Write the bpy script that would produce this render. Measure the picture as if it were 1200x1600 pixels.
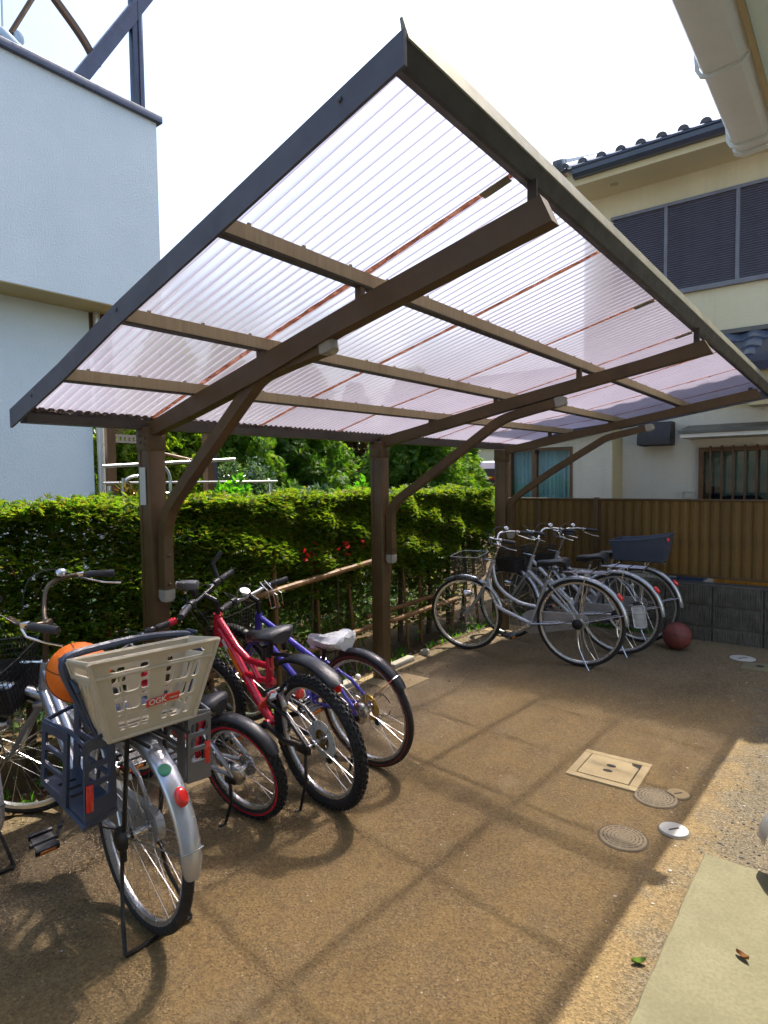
import bpy, bmesh, math, random
import numpy as np
from mathutils import Vector, Matrix
R_ = math.radians
rnd = random.Random(7)
nrg = np.random.default_rng(7)
for o in list(bpy.data.objects):
    bpy.data.objects.remove(o)
S = bpy.context.scene
COL = S.collection

# ------------------------------------------------------------------ camera, sky, sun, exposure
cam = bpy.data.cameras.new('camera')
camo = bpy.data.objects.new('camera', cam)
COL.objects.link(camo)
yaw, pitch, roll = R_(37.78), R_(-2.972), R_(-0.708)
f_ = Vector((-math.sin(yaw)*math.cos(pitch), math.cos(yaw)*math.cos(pitch), math.sin(pitch)))
r0 = Vector((math.cos(yaw), math.sin(yaw), 0)); u0 = r0.cross(f_)
r_ = math.cos(roll)*r0 + math.sin(roll)*u0
u_ = -math.sin(roll)*r0 + math.cos(roll)*u0
camo.matrix_world = Matrix(((r_.x, u_.x, -f_.x, 0), (r_.y, u_.y, -f_.y, 0), (r_.z, u_.z, -f_.z, 1.5), (0, 0, 0, 1)))
cam.sensor_fit = 'VERTICAL'; cam.sensor_height = 36; cam.sensor_width = 27
cam.lens = 983.9/1600*36
cam.clip_start = .02; cam.clip_end = 2000
S.camera = camo
SUN = Vector((-.050, .60, 1.0)).normalized()          # towards the sun
elev = math.asin(SUN.z); az = math.atan2(SUN.x, SUN.y)
w = bpy.data.worlds.new('World'); S.world = w; w.use_nodes = True
nt = w.node_tree; nt.nodes.clear()
sky = nt.nodes.new('ShaderNodeTexSky'); sky.sky_type = 'NISHITA'; sky.sun_disc = False
sky.sun_elevation = elev; sky.sun_rotation = az; sky.dust_density = 3.0; sky.air_density = 1.3; sky.ozone_density = 1.0
bg = nt.nodes.new('ShaderNodeBackground'); bg.inputs[1].default_value = .15
wo = nt.nodes.new('ShaderNodeOutputWorld')
nt.links.new(sky.outputs[0], bg.inputs[0]); nt.links.new(bg.outputs[0], wo.inputs[0])
sl = bpy.data.lights.new('sun', 'SUN'); sl.energy = 4.4; sl.angle = R_(.55); sl.color = (1, .93, .80)
so = bpy.data.objects.new('sun', sl); COL.objects.link(so)
so.rotation_euler = SUN.to_track_quat('Z', 'Y').to_euler()
so.location = (0, 0, 20)
S.view_settings.view_transform = 'Standard'; S.view_settings.look = 'None'
S.view_settings.exposure = 1.1; S.view_settings.gamma = 1.0
S.view_settings.use_curve_mapping = False
S.render.engine = 'CYCLES'
S.cycles.max_bounces = 10; S.cycles.transparent_max_bounces = 16; S.cycles.diffuse_bounces = 4
S.cycles.use_denoising = True
S.cycles.sample_clamp_indirect = 12; S.cycles.caustics_refractive = True

# ------------------------------------------------------------------ materials
class N:
    def __init__(s, name):
        s.m = bpy.data.materials.new(name); s.m.use_nodes = True
        s.t = s.m.node_tree; s.t.nodes.clear()
        s.out = s.t.nodes.new('ShaderNodeOutputMaterial')
    def n(s, ty, **kw):
        x = s.t.nodes.new(ty)
        for k, v in kw.items():
            if k.startswith('i_'):
                k = k[2:]; k = int(k) if k.isdigit() else k
                x.inputs[k].default_value = v
            else: setattr(x, k, v)
        return x
    def l(s, a, b): s.t.links.new(a, b)
    def coords(s, obj=True, scale=(1, 1, 1)):
        tc = s.n('ShaderNodeTexCoord'); mp = s.n('ShaderNodeMapping'); mp.inputs['Scale'].default_value = scale
        if obj: s.l(tc.outputs['Object'], mp.inputs[0])
        else:
            g = s.n('ShaderNodeNewGeometry'); s.l(g.outputs['Position'], mp.inputs[0])
        return mp.outputs[0]
    def noise(s, co, scale, detail=4, rough=.6):
        x = s.n('ShaderNodeTexNoise'); x.inputs['Scale'].default_value = scale
        x.inputs['Detail'].default_value = detail; x.inputs['Roughness'].default_value = rough
        s.l(co, x.inputs['Vector']); return x.outputs['Fac']
    def ramp(s, fac, stops):
        x = s.n('ShaderNodeValToRGB'); e = x.color_ramp.elements
        while len(e) < len(stops): e.new(.5)
        for k, (p, c) in zip(e, stops):
            k.position = p; k.color = (*c, 1) if len(c) == 3 else c
        s.l(fac, x.inputs[0]); return x.outputs[0]
    def mix(s, fac, a, b, mode='MIX'):
        x = s.n('ShaderNodeMix', data_type='RGBA', blend_type=mode)
        for sock, v in ((x.inputs[0], fac), (x.inputs[6], a), (x.inputs[7], b)):
            if isinstance(v, (int, float)): sock.default_value = v
            elif isinstance(v, tuple): sock.default_value = (*v, 1)
            else: s.l(v, sock)
        return x.outputs[2]
    def bump(s, h, strength, dist=.01, normal=None):
        x = s.n('ShaderNodeBump'); x.inputs['Strength'].default_value = strength; x.inputs['Distance'].default_value = dist
        s.l(h, x.inputs['Height'])
        if normal is not None: s.l(normal, x.inputs['Normal'])
        return x.outputs[0]
    def bsdf(s, color, rough=.5, metal=0., normal=None, spec=.5, coat=0.):
        p = s.n('ShaderNodeBsdfPrincipled')
        for k, v in (('Base Color', color), ('Roughness', rough), ('Metallic', metal)):
            if isinstance(v, tuple): p.inputs[k].default_value = (*v, 1)
            elif isinstance(v, (int, float)): p.inputs[k].default_value = v
            else: s.l(v, p.inputs[k])
        p.inputs['Specular IOR Level'].default_value = spec
        if coat: p.inputs['Coat Weight'].default_value = coat; p.inputs['Coat Roughness'].default_value = .1
        if normal is not None: s.l(normal, p.inputs['Normal'])
        return p.outputs[0]
    def end(s, sh): s.l(sh, s.out.inputs[0]); return s.m

def simple(name, color, rough=.5, metal=0., var=.25, scale=18., bump=.0, bscale=80., spec=.5, coat=0., dirt=None, dirtfac=.5, objvar=0.):
    """a painted / plastic / metal surface with slight uneven tone, wear and grain"""
    n = N(name); co = n.coords()
    f = n.noise(co, scale, 5, .65)
    a = tuple(c*(1-var) for c in color); b = tuple(min(1, c*(1+var*.7)) for c in color)
    c = n.ramp(f, [(.3, a), (.7, b)])
    if dirt:
        d = n.noise(co, scale*.35, 6, .7)
        c = n.mix(n.ramp(d, [(.5, (0, 0, 0)), (.72, (dirtfac,)*3)]), c, dirt)
    if objvar:
        oi = n.n('ShaderNodeObjectInfo'); c = n.mix(1., c, n.ramp(oi.outputs['Random'], [(0., (1-objvar,)*3), (1., (1+objvar*.6,)*3)]), 'MULTIPLY')
    dr = .03 if metal > .5 or coat else .10
    rr = n.ramp(n.noise(co, scale*(.8 if metal > .5 else 2.3), 3), [(.3, (max(.02, rough-dr),)*3), (.7, (min(1, rough+dr*1.2),)*3)])
    nm = n.bump(n.noise(co, bscale, 4), bump, .004) if bump else None
    return n.end(n.bsdf(c, rr, metal, nm, spec, coat))

def M_asphalt():
    n = N('asphalt'); co = n.coords(False)
    v = n.n('ShaderNodeTexVoronoi', i_Scale=150.); n.l(co, v.inputs['Vector'])
    vs = n.n('ShaderNodeTexVoronoi', i_Scale=230.); n.l(co, vs.inputs['Vector'])
    stone = n.ramp(v.outputs['Color'], [(0., (.060, .048, .032)), (.45, (.135, .102, .060)), (.85, (.20, .150, .085)), (1., (.36, .30, .20))])
    ochre = n.ramp(n.noise(co, 60, 5, .7), [(.3, (.185, .117, .040)), (.7, (.280, .186, .070))])
    ochre = n.mix(1., ochre, n.ramp(v.outputs['Color'], [(0., (.66, .66, .68)), (.5, (.97, .97, .97)), (1., (1.22, 1.2, 1.17))]), 'MULTIPLY')
    big = n.noise(co, .9, 5, .62)
    big2 = n.noise(co, 5.5, 5, .7)
    # ochre dust lies over the middle of the drive and thins out towards the walls and the front door
    sep = n.n('ShaderNodeSeparateXYZ'); n.l(co, sep.inputs[0])
    dx = n.n('ShaderNodeMath', operation='MULTIPLY_ADD'); n.l(sep.outputs[0], dx.inputs[0]); dx.inputs[1].default_value = 1.; dx.inputs[2].default_value = 1.25
    dxa = n.n('ShaderNodeMath', operation='ABSOLUTE'); n.l(dx.outputs[0], dxa.inputs[0])
    dy = n.n('ShaderNodeMath', operation='MULTIPLY_ADD'); n.l(sep.outputs[1], dy.inputs[0]); dy.inputs[1].default_value = .45; dy.inputs[2].default_value = -1.1
    dya = n.n('ShaderNodeMath', operation='ABSOLUTE'); n.l(dy.outputs[0], dya.inputs[0])
    mx = n.n('ShaderNodeMath', operation='MAXIMUM'); n.l(dxa.outputs[0], mx.inputs[0]); n.l(dya.outputs[0], mx.inputs[1])
    ad = n.n('ShaderNodeMath', operation='MULTIPLY_ADD'); n.l(big, ad.inputs[0]); ad.inputs[1].default_value = -1.1; n.l(mx.outputs[0], ad.inputs[2])
    dust = n.ramp(ad.outputs[0], [(.0, (.86,)*3), (.70, (.10,)*3)])
    dust2 = n.mix(1., dust, n.ramp(big2, [(.25, (.45,)*3), (.7, (1,)*3)]), 'MULTIPLY')
    c = n.mix(dust2, stone, ochre)
    # crumbled, dust-free patch between the concrete step and the house
    gm = n.n('ShaderNodeMath', operation='MULTIPLY_ADD'); n.l(big2, gm.inputs[0]); gm.inputs[1].default_value = 1.02; n.l(sep.outputs[0], gm.inputs[2])
    gy = n.n('ShaderNodeMath', operation='MULTIPLY_ADD'); n.l(n.noise(co, 14, 4, .7), gy.inputs[0]); gy.inputs[1].default_value = .22; n.l(gm.outputs[0], gy.inputs[2])
    crumb = n.ramp(gy.outputs[0], [(.0, (0,)*3), (.22, (.85,)*3)])
    c = n.mix(crumb, c, n.ramp(v.outputs['Color'], [(0., (.046, .038, .026)), (.5, (.115, .096, .066)), (.9, (.185, .155, .11)), (1., (.38, .33, .26))]))
    fle = n.ramp(vs.outputs['Color'], [(.965, (0,)*3), (.985, (.8,)*3)])
    c = n.mix(fle, c, (.48, .42, .33))
    st = n.noise(n.coords(False, (1., .45, 1.)), 1.7, 7, .72)
    c = n.mix(n.ramp(st, [(.50, (0,)*3), (.66, (.55,)*3)]), c, n.mix(1., c, (.52, .50, .50), 'MULTIPLY'))
    st2 = n.noise(co, 3.1, 6, .7)
    c = n.mix(n.ramp(st2, [(.58, (0,)*3), (.75, (.35,)*3)]), c, (.33, .26, .16))
    nm = n.bump(v.outputs['Distance'], .65, .006)
    nm = n.bump(n.noise(co, 170, 4), .35, .004, nm)
    return n.end(n.bsdf(c, .88, 0, nm, .25))

def M_gravelbed():
    n = N('loose_asphalt'); co = n.coords(False)
    v = n.n('ShaderNodeTexVoronoi', i_Scale=75.); n.l(co, v.inputs['Vector'])
    c = n.ramp(v.outputs['Color'], [(0., (.05, .048, .045)), (.5, (.12, .112, .10)), (.9, (.22, .20, .175)), (1., (.36, .33, .30))])
    nm = n.bump(v.outputs['Distance'], 1., .012)
    return n.end(n.bsdf(c, .85, 0, nm, .3))

def M_concrete(name, a, b, scale=6., bump=.25, stain=None):
    n = N(name); co = n.coords(False)
    c = n.ramp(n.noise(co, scale, 8, .7), [(.3, a), (.7, b)])
    c = n.mix(n.ramp(n.noise(co, scale*22, 3), [(.35, (.55,)*3), (.62, (1,)*3)]), tuple(x*.72 for x in a), c)
    if stain: c = n.mix(n.ramp(n.noise(co, scale*.4, 6, .75), [(.5, (0,)*3), (.7, (.6,)*3)]), c, stain)
    nm = n.bump(n.noise(co, 120, 6, .7), bump, .004)
    return n.end(n.bsdf(c, .85, 0, nm, .25))

def M_stucco(name, a, b, scale=38., strength=.5, streak=None):
    n = N(name); co = n.coords(False)
    c = n.ramp(n.noise(co, 1.3, 6, .65), [(.3, a), (.7, b)])
    if streak:
        cs = n.coords(False, (2.2, 2.2, .12))
        c = n.mix(n.ramp(n.noise(cs, 3., 6, .7), [(.52, (0,)*3), (.78, (.35,)*3)]), c, streak)
    nm = n.bump(n.noise(co, scale, 5, .6), strength, .012)
    return n.end(n.bsdf(c, .8, 0, nm, .3))

def M_leaf(name, cols, trans=.45, rough=.45, spec=.35):
    n = N(name); g = n.n('ShaderNodeNewGeometry')
    k = len(cols)
    c = n.ramp(g.outputs['Random Per Island'], [(i/(k-1), q) for i, q in enumerate(cols)])
    co = n.coords(False); c = n.mix(n.ramp(n.noise(co, 3.5, 4), [(.35, (0,)*3), (.7, (.55,)*3)]), c, n.mix(1., c, (.62, .78, .5), 'MULTIPLY'))
    d = n.bsdf(c, rough, 0, None, spec)
    t = n.n('ShaderNodeBsdfTranslucent'); n.l(n.mix(1., c, (2.1, 2.0, .9), 'MULTIPLY'), t.inputs[0])
    mx = n.n('ShaderNodeMixShader'); mx.inputs[0].default_value = trans
    n.l(d, mx.inputs[1]); n.l(t.outputs[0], mx.inputs[2])
    return n.end(mx.outputs[0])

def M_poly():
    n = N('polycarbonate'); co = n.coords(False)
    cs = n.coords(False, (.35, 3., 1.))
    g = n.mix(.5, n.noise(co, 2.2, 5, .6), n.noise(cs, 4., 5, .65))
    tint = n.ramp(g, [(.3, (.80, .77, .83)), (.7, (.95, .94, .97))])
    spots = n.ramp(n.noise(n.coords(False, (.6, 1.6, 1.)), 38., 5, .75), [(.60, (1,)*3), (.78, (.62, .55, .52))])
    tint = n.mix(1., tint, spots, 'MULTIPLY')
    at = n.n('ShaderNodeAttribute', attribute_name='valley')            # tint is greyer along the bottom of each corrugation
    dv = n.ramp(at.outputs['Fac'], [(.50, (1,)*3), (.97, (.79, .77, .81))])
    tint = n.mix(1., tint, dv, 'MULTIPLY')
    tr = n.n('ShaderNodeBsdfTransparent'); n.l(tint, tr.inputs[0])
    rf = n.n('ShaderNodeBsdfRefraction'); n.l(n.mix(1., tint, (.90, .88, .92), 'MULTIPLY'), rf.inputs[0]); rf.inputs['Roughness'].default_value = .52; rf.inputs['IOR'].default_value = 1.12
    tl = n.n('ShaderNodeBsdfTranslucent'); n.l(n.mix(1., tint, (.47, .445, .505), 'MULTIPLY'), tl.inputs[0])
    gl = n.bsdf((.36, .34, .38), .15, 0, None, .6)
    lw = n.n('ShaderNodeLayerWeight'); lw.inputs[0].default_value = .5
    k = n.ramp(lw.outputs['Facing'], [(.0, (.70,)*3), (.20, (.75,)*3), (.42, (.91,)*3), (.62, (.97,)*3)])
    k2 = n.ramp(lw.outputs['Facing'], [(.0, (.10,)*3), (.45, (.38,)*3), (.8, (.92,)*3)])
    m0 = n.n('ShaderNodeMixShader'); n.l(k2, m0.inputs[0]); n.l(rf.outputs[0], m0.inputs[1]); n.l(tl.outputs[0], m0.inputs[2])
    m1 = n.n('ShaderNodeMixShader'); n.l(k, m1.inputs[0])
    n.l(tr.outputs[0], m1.inputs[1]); n.l(m0.outputs[0], m1.inputs[2])
    m2 = n.n('ShaderNodeMixShader'); m2.inputs[0].default_value = .08
    n.l(m1.outputs[0], m2.inputs[1]); n.l(gl, m2.inputs[2])
    return n.end(m2.outputs[0])

def M_glass(name, tint=(.75, .82, .82), refl=.2):
    n = N(name)
    tr = n.n('ShaderNodeBsdfTransparent'); tr.inputs[0].default_value = (*tint, 1)
    gl = n.n('ShaderNodeBsdfGlossy'); gl.inputs[1].default_value = .03
    m = n.n('ShaderNodeMixShader'); m.inputs[0].default_value = refl
    n.l(tr.outputs[0], m.inputs[1]); n.l(gl.outputs[0], m.inputs[2])
    return n.end(m.outputs[0])

def M_rust():
    n = N('rusty_seam_dirt'); co = n.coords(False)
    c = n.ramp(n.noise(co, 22, 6, .75), [(.3, (.09, .035, .02)), (.48, (.24, .09, .05)), (.62, (.42, .20, .13)), (.75, (.58, .42, .37))])
    d = n.bsdf(c, .8, 0, n.bump(n.noise(co, 90, 4), .4, .004), .2)
    t = n.n('ShaderNodeBsdfTranslucent'); n.l(c, t.inputs[0])
    m = n.n('ShaderNodeMixShader'); m.inputs[0].default_value = .45
    n.l(d, m.inputs[1]); n.l(t.outputs[0], m.inputs[2])
    return n.end(m.outputs[0])

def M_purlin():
    n = N('bronze_lit_side'); co = n.coords(False, (1, 1, 1))
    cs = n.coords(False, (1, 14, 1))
    c = n.ramp(n.noise(cs, 5, 6, .7), [(.25, (.32, .24, .13)), (.75, (.46, .355, .20))])  # tan tone has the light on the purlin sides painted in
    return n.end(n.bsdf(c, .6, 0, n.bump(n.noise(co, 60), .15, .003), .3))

MAT = {
 'asphalt': M_asphalt(), 'gravelbed': M_gravelbed(),
 'slab': M_concrete('pale_concrete', (.150, .136, .078), (.215, .197, .122), 4., .25, (.12, .108, .058)),
 'cover_concrete': M_concrete('cover_concrete', (.44, .335, .17), (.56, .44, .24), 9., .2, (.34, .25, .12)),
 'footing': M_concrete('footing_concrete', (.26, .19, .10), (.38, .29, .16), 7., .3),
 'kerbstone': M_concrete('kerb_stone', (.26, .235, .19), (.42, .385, .32), 14., .5),
 'block': M_concrete('split_block', (.062, .058, .050), (.125, .118, .100), 11., .8, (.035, .04, .03)),
 'soil': M_concrete('soil', (.045, .030, .014), (.15, .092, .04), 9., .9),
 'blue_stucco': M_stucco('pale_blue_stucco', (.72, .78, .81), (.80, .85, .88), 62., .9),
 'cream_stucco': M_stucco('cream_stucco', (.60, .52, .34), (.70, .61, .42), 45., .35, (.42, .36, .26)),
 'grey_stucco': M_stucco('grey_cream_stucco', (.58, .53, .43), (.66, .60, .49), 55., .7, (.38, .35, .29)),
 'tan_trim': M_stucco('tan_trim', (.42, .34, .18), (.52, .42, .24), 20., .15),
 'soffit': M_stucco('soffit_paint', (.60, .50, .30), (.68, .57, .36), 20., .06),
 'green_soffit': M_stucco('pale_green_soffit', (.68, .82, .77), (.74, .87, .83), 12., .05),
 'brown_metal': simple('brown_aluminium', (.105, .062, .022), .5, .05, .22, 6., .06, 60., dirt=(.16, .090, .03), dirtfac=.3),
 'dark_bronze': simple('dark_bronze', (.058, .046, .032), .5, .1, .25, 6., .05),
 'frame_slate': simple('slate_frame_paint', (.105, .102, .125), .5, .1, .15, 6.),
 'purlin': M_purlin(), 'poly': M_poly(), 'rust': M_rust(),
 'lip': simple('tape_and_sunlit_lip', (.27, .25, .175), .5, .3, .25, 9.),
 'grey_cap': simple('grey_plastic_cap', (.36, .34, .28), .55, 0, .18, 14.),
 'fence_metal': simple('fence_brown_metal', (.150, .083, .014), .6, .0, .30, 5., .05, 50., dirt=(.05, .045, .022), dirtfac=.5, objvar=.22),
 'fence_dark': simple('fence_rail_metal', (.080, .046, .013), .6, .0, .25, 6.),
 'navy_metal': simple('dark_slate_metal', (.075, .082, .12), .35, .4, .2, 7.),
 'shutter': simple('shutter_slat_paint', (.055, .046, .075), .5, .1, .22, 5.),
 'shutter_frame': simple('shutter_frame_alu', (.17, .155, .17), .4, .4, .15, 6.),
 'roof_tile': simple('glazed_roof_tile', (.10, .12, .17), .22, 0, .3, 9., .1, coat=.5),
 'gutter_dark': simple('dark_gutter', (.045, .052, .085), .3, .1, .2, 6., coat=.4),
 'gutter_beige': simple('beige_gutter', (.74, .77, .73), .4, 0, .06, 5., .03, coat=.2, dirt=(.56, .56, .48), dirtfac=.3),
 'wood_frame': simple('brown_window_frame', (.13, .065, .028), .4, .2, .2, 8.),
 'hood': simple('dark_brown_hood', (.028, .019, .016), .55, .0, .25, 8.),
 'canopy_metal': simple('canopy_metal', (.12, .11, .095), .45, .3, .2, 6.),
 'white_paint': simple('off_white_paint', (.62, .58, .50), .5, 0, .1, 8.),
 'glass': M_glass('window_glass', (.80, .86, .86), .05), 'glass_dark': M_glass('window_glass_dim', (.72, .78, .76), .05),
 'curtain': simple('pale_blue_curtain', (.42, .60, .62), .8, 0, .12, 6., .1),
 'room': simple('frosted_screen', (.42, .47, .44), .9, 0, .3, 3.),
 'laundry_dark': simple('dark_clothes', (.03, .035, .07), .9, 0, .4, 12.),
 'tyre': simple('tyre_rubber', (.018, .018, .019), .72, 0, .3, 40., .3, 160.),
 'rim': simple('alloy_rim', (.62, .62, .63), .28, .85, .1, 20.),
 'worn_steel': simple('worn_steel', (.15, .115, .08), .4, .75, .3, 14., dirt=(.14, .06, .02), dirtfac=.6),
 'spoke': simple('spoke_steel', (.66, .66, .66), .25, .9, .1, 20.),
 'chrome': simple('chrome', (.66, .66, .67), .16, .95, .1, 20.),
 'silver': simple('silver_frame_paint', (.52, .54, .58), .28, .55, .1, 12., coat=.5),
 'silver_dull': simple('dull_silver_paint', (.40, .41, .42), .36, .6, .15, 12., coat=.2, dirt=(.17, .13, .09), dirtfac=.35),
 'guard_silver': simple('silver_mudguard', (.54, .56, .60), .25, .7, .12, 7.),
 'red_paint': simple('red_frame_paint', (.62, .010, .035), .25, .1, .12, 10., coat=.7),
 'blue_paint': simple('violet_blue_paint', (.060, .050, .42), .28, .2, .15, 10., coat=.6),
 'white_plastic': simple('white_plastic', (.72, .72, .72), .4, 0, .08, 10.),
 'black_plastic': simple('black_plastic', (.020, .020, .023), .38, 0, .25, 25., .05),
 'black_metal': simple('black_metal', (.022, .021, .021), .35, .3, .25, 25.),
 'black_vinyl': simple('black_vinyl', (.022, .022, .025), .42, 0, .25, 30., .12, 140.),
 'grip': simple('grip_rubber', (.030, .030, .033), .6, 0, .25, 50., .4, 220.),
 'beige_plastic': simple('beige_plastic', (.58, .51, .38), .42, 0, .07, 7., .03, 90.),
 'navy_plastic': simple('slate_blue_plastic', (.050, .066, .105), .38, 0, .15, 9., .04),
 'grey_plastic': simple('grey_plastic', (.15, .155, .16), .4, 0, .12, 9.),
 'reflector': simple('red_reflector', (.75, .012, .008), .15, 0, .15, 60., .3, 160., coat=1.),
 'orange_reflector': simple('orange_reflector', (.80, .22, .02), .15, 0, .15, 60., .3, 160., coat=1.),
 'white_reflector': simple('white_reflector', (.92, .93, .95), .08, .6, .05, 60., coat=1.),
 'orange_ball': simple('orange_rubber', (.85, .17, .004), .5, 0, .06, 30., .15, 190.),
 'ball_line': simple('ball_seam', (.05, .025, .015), .6, 0, .2, 20.),
 'maroon_ball': simple('maroon_rubber', (.150, .034, .026), .6, 0, .14, 20., .2, 190.),
 'green_sticker': simple('green_sticker', (.015, .24, .12), .4, 0, .15, 20.),
 'red_sticker': simple('red_sticker', (.72, .055, .015), .4, 0, .06, 20.),
 'white_film': simple('crinkled_white_film', (.70, .69, .68), .28, 0, .1, 20., .9, 30.),
 'sticker': simple('white_sticker', (.55, .58, .55), .55, 0, .12, 14.),
 'yellow': simple('yellow_plastic', (.62, .36, .02), .45, 0, .15, 12.),
 'crate_yellow': simple('yellow_crate', (.55, .25, .01), .5, 0, .15, 12.),
 'tray_blue': simple('blue_tray', (.035, .07, .20), .45, 0, .2, 10.),
 'gold_cog': simple('brass_cog', (.55, .36, .06), .35, .7, .2, 30.),
 'bamboo': simple('aged_bamboo', (.185, .090, .026), .55, 0, .35, 9., .2, 40., dirt=(.16, .08, .03), dirtfac=.5),
 'bark': simple('bark', (.085, .055, .034), .9, 0, .4, 16., .8, 30.),
 'twig': simple('twig', (.11, .065, .035), .9, 0, .35, 16.),
 'alu': simple('aluminium_pole', (.55, .54, .52), .3, .7, .12, 10.),
 'lattice': simple('tan_lattice', (.38, .30, .22), .6, 0, .2, 10.),
 'cover_metal': simple('cover_metal', (.24, .185, .105), .7, .0, .2, 24., .1),
 'cover_pale': simple('pale_cover', (.40, .39, .35), .6, .0, .12, 20.),
 'cover_groove': simple('dusty_groove', (.10, .075, .042), .9, 0, .3, 20.),
 'cover_dark': simple('dark_gap', (.03, .025, .02), .9, 0, .3, 20.),
 'pebble': simple('pebble', (.17, .15, .125), .8, 0, .5, 25.),
 'pebble_white': simple('white_pebble', (.46, .42, .36), .7, 0, .2, 25.),
 'scooter_grey': simple('scooter_grey_paint', (.34, .34, .33), .3, .2, .1, 8., coat=.5),
 'garden_house': M_stucco('garden_house_paint', (.46, .44, .30), (.54, .52, .36), 20., .2),
 'pale_shed': simple('pale_blue_shed', (.45, .55, .66), .6, 0, .1, 5.),
 'car_red': simple('red_car_paint', (.42, .035, .015), .25, .2, .1, 6., coat=.8),
 'garden_wall': M_concrete('garden_wall', (.30, .24, .16), (.42, .34, .24), 5., .3),
 'hedge_leaf': M_leaf('hedge_leaf', [(.035, .095, .010), (.065, .145, .013), (.105, .19, .016), (.17, .225, .020), (.17, .11, .025)], .5),
 'conifer_leaf': M_leaf('conifer_leaf', [(.04, .125, .016), (.065, .17, .018), (.10, .20, .022), (.15, .17, .024)], .55),
 'maple_leaf': M_leaf('maple_leaf', [(.07, .15, .012), (.12, .20, .015), (.18, .25, .02)], .5),
 'shrub_leaf': M_leaf('shrub_leaf', [(.03, .08, .025), (.06, .13, .05), (.20, .26, .20)], .3, .3, .6),
 'fresh_leaf': M_leaf('fresh_leaf', [(.04, .18, .012), (.07, .25, .015), (.12, .30, .02)], .5),
 'rust_leaf': M_leaf('rust_leaf', [(.10, .06, .02), (.06, .075, .015), (.16, .07, .02)], .35),
 'red_flower': M_leaf('red_flower', [(.55, .01, .012), (.70, .03, .02), (.60, .02, .03)], .35),
 'fallen_green': simple('fallen_green_leaf', (.16, .26, .03), .5, 0, .2, 40.),
 'fallen_brown': simple('fallen_brown_leaf', (.26, .12, .035), .6, 0, .2, 40.),
}

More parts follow.
